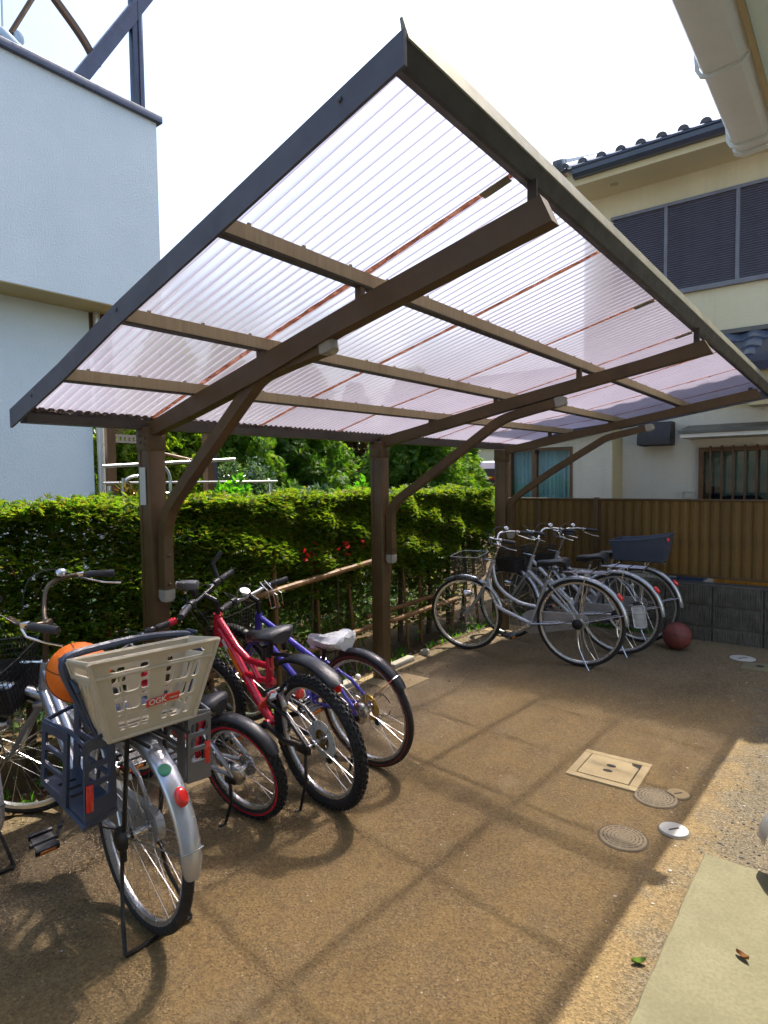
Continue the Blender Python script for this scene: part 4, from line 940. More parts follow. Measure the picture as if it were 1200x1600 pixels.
plant('conifer_tree', -7.0, 10.0, .5, 3.6, 1.15, 14250, .13, .017, 'conifer_leaf', 'dense dark conifer just right of the middle shelter post', 'tree', TG, 'cone', .12, 6, .35, .4)
plant('conifer_tree', -7.2, 11.6, .4, 3.0, .95, 11250, .13, .017, 'conifer_leaf', 'bushy green conifer at the far end of the hedge, before the red car', 'tree', TG, 'cone', .11, 6, .35, .3)
plant('rusty_tree', -9.0, 10.6, .6, 3.6, .75, 5200, .11, .030, 'rust_leaf', 'brownish tree between two conifers behind the middle post', 'tree', TG, 'cone', .10, 4, .45, .3)
plant('maple_tree', -7.9, 5.15, 1.2, 3.0, .72, 4200, .085, .040, 'maple_leaf', 'bright yellow-green maple just right of the nearest shelter post', 'tree', TG, 'ball', .06, 5, .55)
plant('maple_tree', -8.3, 4.2, 1.0, 2.6, .55, 2600, .085, .040, 'maple_leaf', 'bright green maple under the tan lattice at the left house', 'tree', TG, 'ball', .06, 5, .55)
plant('conifer_tree', -11.5, 7.6, .8, 4.6, 1.4, 9750, .13, .017, 'conifer_leaf', 'distant dark conifer behind the maple', 'tree', TG, 'cone', .14, 6, .35, .4)
plant('conifer_tree', -12.0, 12.3, .6, 4.4, 1.6, 9750, .13, .017, 'conifer_leaf', 'distant dark conifer behind the brownish tree', 'tree', TG, 'cone', .14, 6, .35, .4)
plant('variegated_shrub', -6.4, 5.35, .9, 1.84, .34, 1700, .065, .026, 'shrub_leaf', 'grey-green shiny shrub beside the brown pergola post', 'shrub', None, 'ball', .025, 3, .6)
plant('leafy_plant', -4.5, 3.62, .9, 1.50, .20, 420, .10, .045, 'fresh_leaf', 'bright green leafy plant peeping over the hedge by the near brace', 'plant', 'plants just behind the hedge', 'ball', .015, 3, .6)
plant('leafy_plant', -4.5, 4.55, .9, 1.47, .32, 700, .09, .035, 'shrub_leaf', 'pale green leafy plant peeping over the hedge below the laundry pole', 'plant', 'plants just behind the hedge', 'ball', .015, 3, .6)
plant('leafy_plant', -4.5, 5.45, .9, 1.45, .20, 420, .09, .035, 'fresh_leaf', 'bright green tuft over the hedge left of the big conifer', 'plant', 'plants just behind the hedge', 'ball', .015, 3, .6)
plant('leafy_plant', -4.9, 2.95, .9, 1.46, .22, 420, .08, .035, 'rust_leaf', 'reddish leafy plant over the hedge beside the nearest post', 'plant', 'plants just behind the hedge', 'ball', .015, 3, .6)
# pergola, laundry poles and pipes of the garden
pg = empty('garden_pergola', (-6.5, 4.9, 0), 'brown garden pergola with a tan lattice roof beside the pale blue house', 'pergola'); X = local(pg)
m = MB(X); m.bx((-6.55, 4.80, 0), (-6.45, 4.90, 2.10)); m.build('pergola_post', 'wood_frame', pg); m = MB(X); m.bx((-6.52, 4.905, 0), (-6.46, 4.955, 2.10)); m.build('pergola_post', 'navy_metal', pg)
m = MB(X); m.bx((-6.56, 3.58, 2.10), (-6.44, 5.0, 2.19)); m.build('pergola_beam', 'wood_frame', pg); m = MB(X); m.bx((-7.1, 3.6, 2.19), (-6.42, 4.25, 2.22)); m.build('pergola_roof', 'lattice', pg)
m = MB(X); m.perf((-6.43, 3.585, 1.93), (-6.43, 3.98, 1.93), (-6.43, 3.98, 2.02), (-6.43, 3.585, 2.02), [(.05+.13*i, .25, .12+.13*i, .7) for i in range(7)], .02, .3)
for k in range(5): m.bar((-6.43-.02, 3.58, 2.03+.03*k), (-6.9, 3.98, 2.03+.03*k), .02, .012)
m.bx((-6.5, 3.58, 2.08), (-6.42, 4.0, 2.10)); m.build('lattice_panel', 'lattice', pg)
lp = empty('laundry_poles', (-5.5, 4.0, 0), 'aluminium laundry poles resting on hooks in the garden behind the hedge', 'laundry pole'); X = local(lp)
for a, b, r in (((-5.5, 2.95, 1.648), (-5.5, 4.45, 1.738), .018), ((-5.5, 2.95, 1.497), (-5.5, 5.06, 1.492), .013)):
    m = MB(X); m.tube([a, b], r, 10); m.build('pole', 'alu', lp)
m = MB(X); m.tube([(-5.6, 3.55, 1.80), (-5.5, 3.90, 1.72)], .017, 8); m.build('pole', 'bamboo', lp)
for y, z in ((3.62, 1.80), (3.05, 1.49), (4.20, 1.48), (4.45, 1.48), (4.62, 1.48), (5.0, 1.48)):
    m = MB(X); m.tube(arc((0, 0), .035, 180, 360, 8), .006, 6)
    m.xf = None; o = m.build('pole_hook', 'alu', lp); o.location = X @ Vector((-5.5, y, z)); o.rotation_euler.z = R_(90)
for y in (3.02, 4.98):
    m = MB(X); m.tube([(-5.52, y, 0), (-5.52, y, 1.47)], .018, 8); m.build('stand', 'alu', lp)
pr = empty('pipe_rail', (-5.0, 3.05, 0), 'bent white pipe rail behind the hedge at the nearest post', 'rail'); X = local(pr)
m = MB(X); m.tube(smooth([(-5, 2.86, 0), (-5, 2.86, 1.40), (-5, 2.875, 1.50), (-5, 2.93, 1.545), (-5, 3.05, 1.56)], 5), .013, 8); m.build('pipe', 'alu', pr)
m = MB(X); m.tube(smooth([(-5, 3.10, 1.72), (-5, 3.20, 1.675), (-5, 3.28, 1.61), (-5, 3.315, 1.52), (-5, 3.31, 1.35), (-5, 3.31, 0)], 5), .013, 8); m.build('pipe', 'alu', pr)
m = MB(X); m.tube([(-5.02, 2.86, 1.40), (-5.02, 3.31, 1.40)], .010, 8); m.build('pipe', 'alu', pr)
# things beyond the garden
t = empty('garden_shed', (-14, 9.3, 0), 'pale blue shed glimpsed between the trees beyond the laundry poles', 'shed'); m = MB(); m.bx((-1, -1.6, 0), (1, 3.4, 2.0)); m.build('wall', 'pale_shed', t); m = MB(); m.bx((-1.2, -1.8, 2.0), (1.2, 3.6, 2.1)); m.build('roof', 'white_paint', t)
t = empty('garden_wall', (-11.2, 11.5, 0), 'tan garden wall at the foot of the conifers', 'wall'); m = MB(); m.bx((-.1, -3, 0), (.1, 3.4, 1.55)); m.build('wall_panel', 'garden_wall', t); m = MB(); m.bx((-.14, -3, 1.55), (.14, 3.4, 1.6)); m.build('coping', 'white_paint', t)
t = empty('far_house', (-12.5, 22, 0), 'pale green house beyond the far end of the hedge', 'house'); m = MB(); m.bx((-3, -.2, 0), (5, 6, 5.2)); m.build('wall', 'garden_house', t); m = MB(); m.bx((-3.1, -.34, 2.62), (5, -.2, 2.85)); m.build('ledge', 'pale_shed', t); m = MB(); m.bx((-3.2, -.4, 5.2), (5.2, 6.2, 5.4)); m.build('roof', 'roof_tile', t)
t = empty('white_van', (-10.6, 19.0, 0), 'white van roof glimpsed beside the far fence post', 'van'); m = MB(); m.box((0, 0, 1.2), (4.2, 1.7, 1.7), None, .18); m.build('body', 'white_plastic', t); m = MB(); m.box((0, -.86, 1.55), (3.2, .02, .5)); m.build('window', 'black_plastic', t)
for x in (-1.3, 1.3): m = MB(); m.lathe((x, -.8, .33), (0, -1, 0), [(.33, 0), (.33, .12)], 20); m.build('wheel', 'tyre', t)
t = empty('red_car', (-9.3, 16.9, 0), 'red car parked beyond the end of the hedge', 'car'); m = MB()
m.prism([(-2, -.75, .35), (-2, -.75, .95), (-1.3, -.75, 1.05), (-.8, -.75, 1.52), (.9, -.75, 1.55), (1.6, -.75, 1.08), (2, -.75, .95), (2, -.75, .35)], (0, 1.5, 0)); m.build('body', 'car_red', t, sharp=20)
m = MB(); m.prism([(-1.15, -.765, 1.06), (-.72, -.765, 1.44), (.82, -.765, 1.46), (1.35, -.765, 1.08)], (0, .012, 0)); m.build('window', 'black_plastic', t)
for x in (-1.25, 1.25): m = MB(); m.lathe((x, -.70, .31), (0, -1, 0), [(.31, 0), (.31, .1)], 20); m.build('wheel', 'tyre', t)

# ================================================================== BICYCLES (local axes: x forward, y left, z up, origin under the rear hub)
def wheel(root, xf, cx, r, tr, tyre='tyre', knob=0, rimmat='rim', refl=0, wall=None, nsp=32, rot=0.):
    c = (cx, 0, r); Rr = r-tr*2+.004
    m = MB(xf); m.ring(c, (0, 1, 0), Rr, [(.002, -.013), (.006, -.0135), (.006, -.010), (.000, 0), (.006, .010), (.006, .0135), (.002, .013), (-.012, .009), (-.015, 0), (-.012, -.009)], 56)
    rim = m.build('wheel', rimmat, root, sharp=50)
    m = MB(xf); m.ring(c, (0, 1, 0), r-tr, [(tr*math.cos(R_(a)), tr*1.0*math.sin(R_(a))) for a in range(0, 360, 36)], 56)
    if knob:
        n = knob
        for k in range(n):
            for y, s1, ph in ((-.55, .8, 0), (0, 1., .5), (.55, .8, 0), (-.95, .7, .5), (.95, .7, .5)):
                a = 6.2832*(k+ph)/n; al = math.asin(max(-1, min(1, y*.9)))
                rad = r-tr+tr*math.cos(al)+.001; p = Vector((cx+rad*math.cos(a), tr*math.sin(al), r+rad*math.sin(a)))
                rot_ = Matrix.Rotation(-a, 3, 'Y') @ Matrix.Rotation(al, 3, 'Z')
                m.box(p, (.009*1.3, tr*.36, r*6.2832/n*.52), rot_)
    m.build('tyre', tyre, rim, sharp=60)
    if wall:
        m = MB(xf)
        for sg in (-1, 1): m.ring((cx, sg*tr*.80, r), (0, 1, 0), Rr+.012, [(0, -.002), (.010, -.003+.004), (.010, .004), (0, .004)], 56)
        m.build('tyre_wall', wall, rim)
    m = MB(xf)
    for k in range(nsp):
        sg = 1 if k % 2 else -1; a = 6.2832*k/nsp+rot; off = (.62 if (k//2) % 2 else -.62)
        h = Vector((cx+.020*math.cos(a+off*1.9), sg*.030, r+.020*math.sin(a+off*1.9)))
        m.tube([h, (cx+(Rr-.010)*math.cos(a), sg*.003, r+(Rr-.010)*math.sin(a))], .00105, 3, cap=False)
    m.build('spokes', 'spoke', rim, sharp=None)
    m = MB(xf); m.lathe((cx, -.055, r), (0, 1, 0), [(.007, 0), (.007, .018), (.022, .022), (.022, .027), (.014, .032), (.014, .078), (.022, .083), (.022, .088), (.007, .092), (.007, .11)], 16); m.build('hub', 'chrome', rim)
    for k in range(refl):
        a = rot+.9+k*3.14; q = Rr*.60; m = MB(xf); u = Vector((math.cos(a), 0, math.sin(a)))
        m.box(Vector((cx, .004, r))+u*q, (.020, .012, .040), Matrix.Rotation(-a, 3, 'Y'), .004); m.build('reflector', 'white_reflector', rim)
    return rim

def guard(root, xf, cx, r, a0, a1, w, mat, name='mudguard', dr=.016, stays=True, tip=0.):
    m = MB(xf); rows = []; pr = [(-.5, -.016), (-.5, -.006), (-.40, .001), (-.2, .005), (0, .0065), (.2, .005), (.40, .001), (.5, -.006), (.5, -.016)]; n = 28
    for s1 in (0, .0022):
        rr = []
        for i in range(n+1):
            u = i/n; a = R_(a0+(a1-a0)*u); ww = w*(1-(max(0, u-.93)/.07)**2*.35*(tip > 0))
            rr.append([(cx+(r+dr+z-s1)*math.cos(a), y*ww, r+(r+dr+z-s1)*math.sin(a)) for y, z in pr])
        m.grid(rr)
    g_ = m.build(name, mat, root, sharp=50)
    if stays:
        m = MB(xf); a = R_(a1-(14 if a1 > a0 else -14)); e = (cx+(r+dr)*math.cos(a), 0, r+(r+dr)*math.sin(a))
        for sg in (-1, 1): m.tube([(cx, sg*.052, r), (e[0], sg*w*.52, e[2])], .0026, 6)
        m.tube([(e[0], -w*.52, e[2]), (e[0]-.006, 0, e[2]), (e[0], w*.52, e[2])], .0026, 6)
        m.build('stay', 'black_metal' if mat == 'black_plastic' else 'chrome', g_)
    return g_

def saddle(root, xf, x, z, mat='black_vinyl', L=.26, W=.19, tilt=0., cover=False):
    m = MB(xf); rows = []; g = random.Random(9)
    st = [(-.50, .55, .02), (-.46, .82, .034), (-.36, 1, .040), (-.22, .96, .036), (-.05, .62, .026), (.12, .36, .016), (.30, .24, .011), (.44, .20, .006), (.50, .12, -.004)]
    for u, wv, h in st:
        hw = W/2*wv; rr = []
        for k in range(14):
            a = 2*math.pi*k/14; q = math.cos(a); p = math.sin(a)
            jit = (g.uniform(-.006, .008) if cover else 0)
            rr.append((x+u*L+jit, (hw+jit)*q, z+h+u*L*tilt+(.020 if p > 0 else .036)*p*(1 if not cover else 1.35)-.016+jit))
        rr.append(rr[0]); rows.append(rr)
    m.grid(rows); m.add(rows[0][:14], [tuple(range(14))]); m.add(rows[-1][:14], [tuple(range(14))[::-1]])
    s_ = m.build('saddle', mat, root, sharp=60 if not cover else 25)
    m = MB(xf)
    for sg in (-1, 1): m.tube([(x-.09, sg*.03, z-.03), (x-.03, sg*.03, z-.055), (x+.08, sg*.02, z-.04)], .004, 6)
    if not cover and W > .18:
        for sg in (-1, 1): m.lathe((x-.085, sg*.055, z-.075), (0, 0, 1), [(.016, 0), (.016, .05)], 12)
    m.build('saddle_rail', 'black_metal', s_)
    return s_

def pedal(root, xf, c, out, ang=0.2):
    m = MB(xf); rt = Matrix.Rotation(ang, 3, 'Y'); o = Vector(c)
    m.box(o, (.085, .075, .006), rt); m.box(o+rt @ Vector((.040, 0, 0)), (.014, .085, .026), rt, .003); m.box(o+rt @ Vector((-.040, 0, 0)), (.014, .085, .026), rt, .003); m.lathe(o-Vector((0, out*.05, 0)), (0, out, 0), [(.009, 0), (.009, .10)], 8)
    p = m.build('pedal', 'black_plastic', root)
    m = MB(xf)
    for sg in (-1, 1): m.box(o+rt @ Vector((sg*.0485, 0, 0)), (.004, .055, .014), rt)
    m.build('reflector', 'orange_reflector', p)
    return p

def cranks(root, xf, bb, ang, L=.165, mat='chrome', ring=.085, ringmat='chrome', tooth=True):
    x, z = bb; m = MB(xf)
    m.lathe((x, -.065, z), (0, 1, 0), [(.018, 0), (.018, .13)], 14)
    for sg, a in ((1, ang), (-1, ang+math.pi)):
        m.bar((x, sg*.070, z), (x+L*math.cos(a), sg*.082, z+L*math.sin(a)), .012, .024, up=(-math.sin(a), 0, math.cos(a)))
    c = m.build('crank', mat, root)
    if ring:
        m = MB(xf); m.ring((x, -.052, z), (0, 1, 0), ring, [(.006, -.0015), (.006, .0015), (-.014, .0015), (-.014, -.0015)], 36)
        for k in range(5): a = k*1.2566; m.bar((x, -.052, z), (x+ring*.9*math.cos(a), -.052, z+ring*.9*math.sin(a)), .004, .014, up=(-math.sin(a), 0, math.cos(a)))
        m.build('chainring', ringmat, c)
    for sg, a in ((1, ang), (-1, ang+math.pi)):
        pedal(root, xf, (x+L*math.cos(a), sg*.135, z+L*math.sin(a)), sg, ang*.4)
    return c

def chain(root, xf, bb, r, rb=.085, rr=.035):
    m = MB(xf); x, z = bb
    m.tube([(x, -.052, z+rb), (0, -.052, r+rr)], .0042, 4); m.tube([(x, -.052, z-rb), (.03, -.052, r-rr-.05), (0, -.052, r-rr-.02)], .0042, 4)
    return m.build('chain', 'black_metal', root)

def kickstand(root, xf, r, lean, style='side', mat='chrome'):
    m = MB(xf); k = math.tan(abs(lean))
    if style == 'side':
        m.tube([(.03, .055, r-.015), (.025, .075, r*.5), (.045, .115, .115*k+.004), (.050, .140, .140*k+.003)], [.008, .008, .007, .007], 8); m.box((.02, .06, r-.02), (.06, .02, .03), None, .004)
    else:
        for sg in (-1, 1): m.tube(smooth([(0, sg*.062, r), (-.01, sg*.075, r*.55), (-.05, sg*.095, .10), (-.10, sg*.115, .010)], 4), .0065, 8)
        m.tube([(-.10, -.115, .010), (-.10, .115, .010)], .0065, 8)
        for sg in (-1, 1): m.box((.0, sg*.062, r-.03), (.03, .014, .09), None, .003)
    return m.build('kickstand', mat, root)

def oval(root, xf, c, nrm, w, h, d, mat, name):
    nrm = Vector(nrm).normalized(); m = MB(None); rows = []
    for k, (s1, q) in enumerate(((1, 0), (1, .5), (.86, .85), (.5, 1))):
        rows.append([(w/2*s1*math.cos(6.2832*i/20), h/2*s1*math.sin(6.2832*i/20), d*q) for i in range(21)])
    m.grid(rows); m.add(rows[-1][:20], [tuple(range(20))])
    up = Vector((0, 0, 1)); sx = up.cross(nrm).normalized(); uy = nrm.cross(sx)
    M4 = Matrix(((sx.x, uy.x, nrm.x, c[0]), (sx.y, uy.y, nrm.y, c[1]), (sx.z, uy.z, nrm.z, c[2]), (0, 0, 0, 1)))
    m.V = [((xf @ (M4 @ Vector(v))) if xf is not None else (M4 @ Vector(v)))[:] for v in m.V]
    return m.build(name, mat, root, sharp=50)

def wire_basket(root, xf, c, top, bot, h, mat='black_metal', pitch=.022, rimmat=None, tilt=0., solid=False):
    """tapered basket: c centre of the top rim, top/bot = (length x, width y)"""
    m = MB(xf); cx, cy, cz = c
    def P(u, v, k):      # perimeter parameter 0..1, k 0 bottom..1 top
        lx = bot[0]+(top[0]-bot[0])*k; ly = bot[1]+(top[1]-bot[1])*k
        per = [(-1, -1), (1, -1), (1, 1), (-1, 1), (-1, -1)]; q = u*4; i = min(3, int(q)); t = q-i
        a, b = per[i], per[i+1]; x = a[0]+(b[0]-a[0])*t; y = a[1]+(b[1]-a[1])*t
        rr = max(abs(x), abs(y)); x, y = x*(1-.06*abs(y)**4), y*(1-.06*abs(x)**4)
        return (cx+x*lx/2, cy+y*ly/2, cz-h*(1-k)+x*tilt*k)
    n = int((top[0]+top[1])*2/pitch); n -= n % 4
    for i in range(n): m.tube([P(i/n, 0, 0), P(i/n, 0, 1)], .0018, 3, cap=False)
    for j in range(1, max(3, int(h/pitch))):
        k = j/max(3, int(h/pitch)); m.tube([P(i/40, 0, k) for i in range(40)], .0018, 3, closed=True)
    for i in range(1, 9):
        y = cy-bot[1]/2+bot[1]*i/9; m.tube([(cx-bot[0]/2, y, cz-h), (cx+bot[0]/2, y, cz-h)], .0018, 3, cap=False)
        x = cx-bot[0]/2+bot[0]*i/9; m.tube([(x, cy-bot[1]/2, cz-h), (x, cy+bot[1]/2, cz-h)], .0018, 3, cap=False)
    b = m.build('front_basket', mat, root, sharp=None)
    m = MB(xf); m.tube([P(i/40, 0, 1) for i in range(40)], .0042, 6, closed=True); m.build('basket_rim', rimmat or mat, b); m = MB(xf); m.tube([P(i/40, 0, 0) for i in range(40)], .0028, 6, closed=True); m.build('basket_base_rim', mat, b)
    if solid:
        m = MB(xf); m.grid([[P(i/40, 0, k) for i in range(41)] for k in (.02, .55)]); m.add([P(i/40, 0, .02) for i in range(40)], [tuple(range(40))]); m.build('basket_liner', 'black_vinyl', b)
    return b

def city_bar(root, xf, hx, hz, rise=.20, grip_back=.17, half=.27, chromemat='chrome', rust=False, bell=True):
    sx = hx-.05
    m = MB(xf); m.tube([(hx, 0, hz-.02), (sx, 0, hz+rise*.55)], .0115, 10); m.box((sx, 0, hz+rise*.58), (.045, .045, .035), None, .008); m.build('stem', chromemat, root)
    L = smooth([(sx, 0, hz+rise*.60), (sx+.035, .075, hz+rise*.72), (sx+.035, .15, hz+rise), (sx-.02, .215, hz+rise*1.04), (sx-.09, .245, hz+rise), (sx-grip_back-.05, half, hz+rise*.93)], 6)
    Rr = [Vector((p.x, -p.y, p.z)) for p in L[1:]]
    m = MB(xf); m.tube(Rr[::-1]+L, .0098, 10); hb = m.build('handlebar', chromemat, root)
    for sg in (1, -1):
        Q = [Vector((p.x, p.y*sg, p.z)) for p in L[-9:]]; a, b = Q[0], Q[-1]; d = (b-a).normalized(); a = b-d*.115
        m = MB(xf); n = 12; m.tube([a+(b-a)*i/n+d*.004 for i in range(n+1)], [.0165 if i % 2 else .0152 for i in range(n+1)], 10); m.build('grip', 'grip', hb)
        m = MB(xf); q = a+d*-.02; m.box(q, (.035, .022, .028), None, .005); m.tube([q+Vector((.015, sg*.005, -.005)), q+Vector((-.01, sg*.028, -.035)), q+d*.08+Vector((0, sg*.018, -.050)), q+d*.15+Vector((0, sg*.012, -.055))], [.0055, .005, .0045, .005], 7); m.build('brake_lever', 'chrome', hb)
        m = MB(xf); m.tube(smooth([q+Vector((.02, 0, 0)), q+Vector((.11, -sg*.03, .05)), q+Vector((.18, -sg*.12, .02)), (hx+.09, sg*.02, hz+.02), (hx+.06, sg*.01, hz-.18)], 6), .0025, 5); m.build('cable', 'black_plastic', hb)
    if bell:
        p = L[-14]; m = MB(xf); m.lathe((p.x, -p.y*.95, p.z+.012), (0, 0, 1), [(.006, 0), (.006, .01), (.026, .012), (.025, .022), (.017, .032), (.001, .036)], 16, cap=False); m.build('bell', 'chrome', hb)
    return hb

def steer_xf(hx0, hz0, hx1, hz1, ang):
    ax = Vector((hx1-hx0, 0, hz1-hz0)).normalized(); o = Vector((hx0, 0, hz0))
    return Matrix.Translation(o) @ Matrix.Rotation(ang, 4, ax) @ Matrix.Translation(-o)

def city_bike(label, loc, heading, lean, wb, r, rf, steer, mat='silver', style='loop', tr=.018, rack=True, guard_a1=178, basket='mesh', stand='double', crank_a=-.55, rise=.20, gw=.058, group='silver city bicycles', seat_dz=0., refl=1, saddle_on=True, bar=True):
    root = empty('bicycle', (loc[0], loc[1], 0), label, 'bicycle', group, (lean, 0, heading))
    bb = (.43*wb/1.05, .285*r/.335); h0 = (wb-.205, .60*r/.335); h1 = (wb-.262, .765*r/.335); st = (bb[0]-.155, .66*r/.335)
    XF = steer_xf(*h0, *h1, steer)
    wheel(root, None, 0, r, tr, refl=refl, rot=.3); 
    if rf: wheel(root, XF, wb, rf, tr, refl=refl, rot=1.1)
    m = MB(); S1 = Vector((st[0], 0, st[1])); B = Vector((bb[0], 0, bb[1])); H0 = Vector((h0[0], 0, h0[1])); H1 = Vector((h1[0], 0, h1[1]))
    m.tube([H0+(H0-H1)*.12, H1], .0185, 12); m.tube([B, S1], .0145, 10); m.lathe((bb[0], -.036, bb[1]), (0, 1, 0), [(.021, 0), (.021, .072)], 14)
    if style == 'loop':
        m.tube(smooth([H0*.9+H1*.1, (bb[0]+.30, 0, bb[1]+.13), B+Vector((.13, 0, .045)), B], 6), .0165, 10)
        m.tube(smooth([H0*.2+H1*.8, (bb[0]+.285, 0, bb[1]+.295), (bb[0]+.12, 0, bb[1]+.175), B+(S1-B)*.36], 6), .0145, 10)
    else:
        m.tube([H0*.85+H1*.15, B+Vector((.02, 0, .01))], .019, 12); m.tube([H0*.25+H1*.75, B+(S1-B)*.22], .0165, 12)
    for sg in (-1, 1):
        m.tube([B+Vector((-.02, sg*.03, 0)), (.13, sg*.042, r-.012), (0, sg*.058, r)], .0085, 8)
        m.tube([B+(S1-B)*.93+Vector((0, sg*.012, 0)), (.09, sg*.045, r+.14), (0, sg*.058, r)], .0075, 8)
    m.build('frame', mat, root)
    if rf:
        m = MB(XF); m.tube([H0+(H1-H0)*-.12, H0+(H1-H0)*-.05], .024, 12)
        for sg in (-1, 1): m.tube(smooth([H0+(H1-H0)*-.20+Vector((0, sg*.035, 0)), (wb-.115, sg*.045, rf+.14), (wb-.045, sg*.05, rf+.045), (wb, sg*.052, rf)], 5), [.0115]*10+[.009]*6, 8)
        m.box(H0+(H1-H0)*-.15, (.05, .085, .03), None, .008); m.build('fork', mat if mat == 'silver_dull' else 'silver_dull', root)
        guard(root, XF, wb, rf, 60, 165, .050, 'guard_silver', dr=.014)
        m = MB(XF); m.lathe((wb-.06, .085, rf+.20), (1, 0, -.1), [(.018, -.03), (.030, .0), (.032, .03), (.026, .034)], 14); m.build('headlamp', 'chrome', root)
    g1 = guard(root, None, 0, r, 52, guard_a1, gw, 'guard_silver', tip=1)
    a = R_(143); p = Vector(((r+.024)*math.cos(a), 0, r+(r+.024)*math.sin(a))); oval(g1, None, p, (math.cos(a), 0, math.sin(a)), .038, .062, .022, 'reflector', 'rear_reflector')
    if saddle_on:
        d = (S1-B).normalized(); m = MB(); m.tube([S1-d*.02, S1+d*(.095+seat_dz)], .0125, 10); m.lathe(S1-d*.015, d, [(.019, 0), (.019, .025)], 12); m.build('seat_post', 'chrome', root)
        saddle(root, None, S1.x-.035, S1.z+.125+seat_dz, W=.20)
    if rack:
        z = 2*r+.055; m = MB()
        for y in (-.055, -.02, .02, .055): m.tube([(-.22, y, z), (.14, y, z)], .0042, 6)
        for x in (-.22, -.10, .02, .14): m.box((x, 0, z), (.014, .12, .008))
        for sg in (-1, 1): m.tube([(-.06, sg*.055, z), (0, sg*.062, r)], .004, 6)
        m.tube([(.14, .02, z), (S1.x+.02, .012, S1.z-.03)], .004, 6); m.build('rear_rack', 'chrome', root)
    m = MB(); pts = []
    for a in range(-90, 91, 15): pts.append((bb[0]+.098*math.cos(R_(a)), -.062, bb[1]+.098*math.sin(R_(a))))
    for a in range(90, 271, 20): pts.append((.055*math.cos(R_(a)), -.062, r+.055*math.sin(R_(a))))
    m.prism(pts, (0, .028, 0)); m.build('chain_case', 'silver_dull', root)
    cranks(root, None, bb, crank_a, ring=0)
    kickstand(root, None, r, lean, stand, 'black_metal' if group is None else 'chrome')
    if bar: city_bar(root, XF, h1[0], h1[1]+.02, rise=rise, chromemat='worn_steel' if group is None else 'chrome', grip_back=.15 if group is None else .17)
    m = MB(); m.lathe((-.0, .060, r), (0, 1, 0), [(.040, 0), (.042, .012), (.028, .022), (.012, .026)], 18); m.build('hub_brake', 'black_metal' if mat == 'silver' else 'chrome', root)
    m = MB(); m.tube(smooth([(bb[0]+.0, .05, bb[1]-.0), (.2, .06, r-.03), (0.04, .07, r+.02)], 4), .003, 5); m.build('cable', 'black_plastic', root)
    if basket: 
        wire_basket(root, XF, (wb-.05, 0, h1[1]+.045), (.25, .33), (.19, .25), .205, rimmat='silver_dull' if basket == 'mesh' else None, solid=basket == 'solid')
        for sg in (-1, 1): m = MB(XF); m.tube([(wb-.05, sg*.10, h1[1]-.16), (wb, sg*.055, rf)], .0035, 6); m.build('basket_stay', 'chrome', root)
        m = MB(XF); m.tube([(h1[0]+.02, 0, h1[1]), (wb-.16, 0, h1[1]+.01)], .006, 6); m.build('basket_bracket', 'chrome', root)
    return root, XF

# --- D, E, F: the three silver bicycles in the shade
rD, xD = city_bike('silver bicycle with curved twin tubes, foremost of three by the block wall', (-1.80, 4.835), R_(184.3), R_(-1.5), .988, .352, .325, R_(6), 'silver', 'loop', crank_a=-.55, rise=.19)
rE, xE = city_bike('silver bicycle standing between the curved-tube one and the one with the navy rear box', (-1.665, 5.37), R_(181), R_(-1.5), 1.02, .348, .33, R_(-8), 'silver', 'straight', basket='solid', crank_a=.5, rise=.21)
rF, xF_ = city_bike('silver bicycle with a navy rear child box, nearest to the brown fence', (-1.635, 5.87), R_(181), R_(-1.0), 1.02, .342, .33, R_(-5), 'silver', 'straight', basket='solid', crank_a=.3, rise=.19)
m = MB()     # navy rear box of F, deeper at the back
x0, x1 = .20, -.27; zb = .755
A = [(x0, .15), (x0-.02, .12), (x1+.03, .13), (x1, .16)]
top = [Vector((.22, .165, .925)), Vector((-.02, .165, .945)), Vector((-.25, .165, .985)), Vector((-.25, -.165, .985)), Vector((-.02, -.165, .945)), Vector((.22, -.165, .925))]
bot = [Vector((.19, .12, zb)), Vector((-.02, .12, zb)), Vector((-.21, .12, zb)), Vector((-.21, -.12, zb)), Vector((-.02, -.12, zb)), Vector((.19, -.12, zb))]
cen = lambda L, s1: [Vector((v.x*s1, v.y*s1, v.z)) for v in L]
for o_, i_ in ((top, bot),):
    m.add(o_+i_, [(k, (k+1) % 6, 6+(k+1) % 6, 6+k) for k in range(6)]+[tuple(range(6, 12))])
    m.add(cen(o_, .95)+cen(i_, .95), [(6+k, 6+(k+1) % 6, (k+1) % 6, k) for k in range(6)])
m.tube(top, .009, 6, closed=True)
bx_ = m.build('child_box', 'navy_plastic', rF, sharp=30)
oval(bx_, None, (-.262, .13, .955), (-1, .5, 0), .03, .035, .01, 'reflector', 'reflector')
m = MB(); m.box((-.02, .09, .25), (.11, .012, .20), Matrix.Rotation(.15, 3, 'Y'), .02); m.build('wheel_screen', 'white_plastic', rF)

# --- A: the near silver bicycle with the child seat
HA = R_(174.6)
rA, xA = city_bike('silver bicycle with a beige rear basket and dark child foot rests, nearest on the left', (-1.92, 1.125), HA, R_(-1.0), 1.08, .330, .330, R_(46), 'silver', 'straight', tr=.019, rack=False, guard_a1=183, basket='solid', stand='double', crank_a=-1.0, rise=.255, gw=.068, group=None, saddle_on=False)
XA = local(rA)
gA = [c for c in rA.children if c.name.startswith('mudguard')][-1]
a = R_(127); p = Vector(((.354)*math.cos(a), .012, .330+.354*math.sin(a))); oval(gA, None, p, (math.cos(a), 0, math.sin(a)), .045, .040, .002, 'green_sticker', 'sticker')
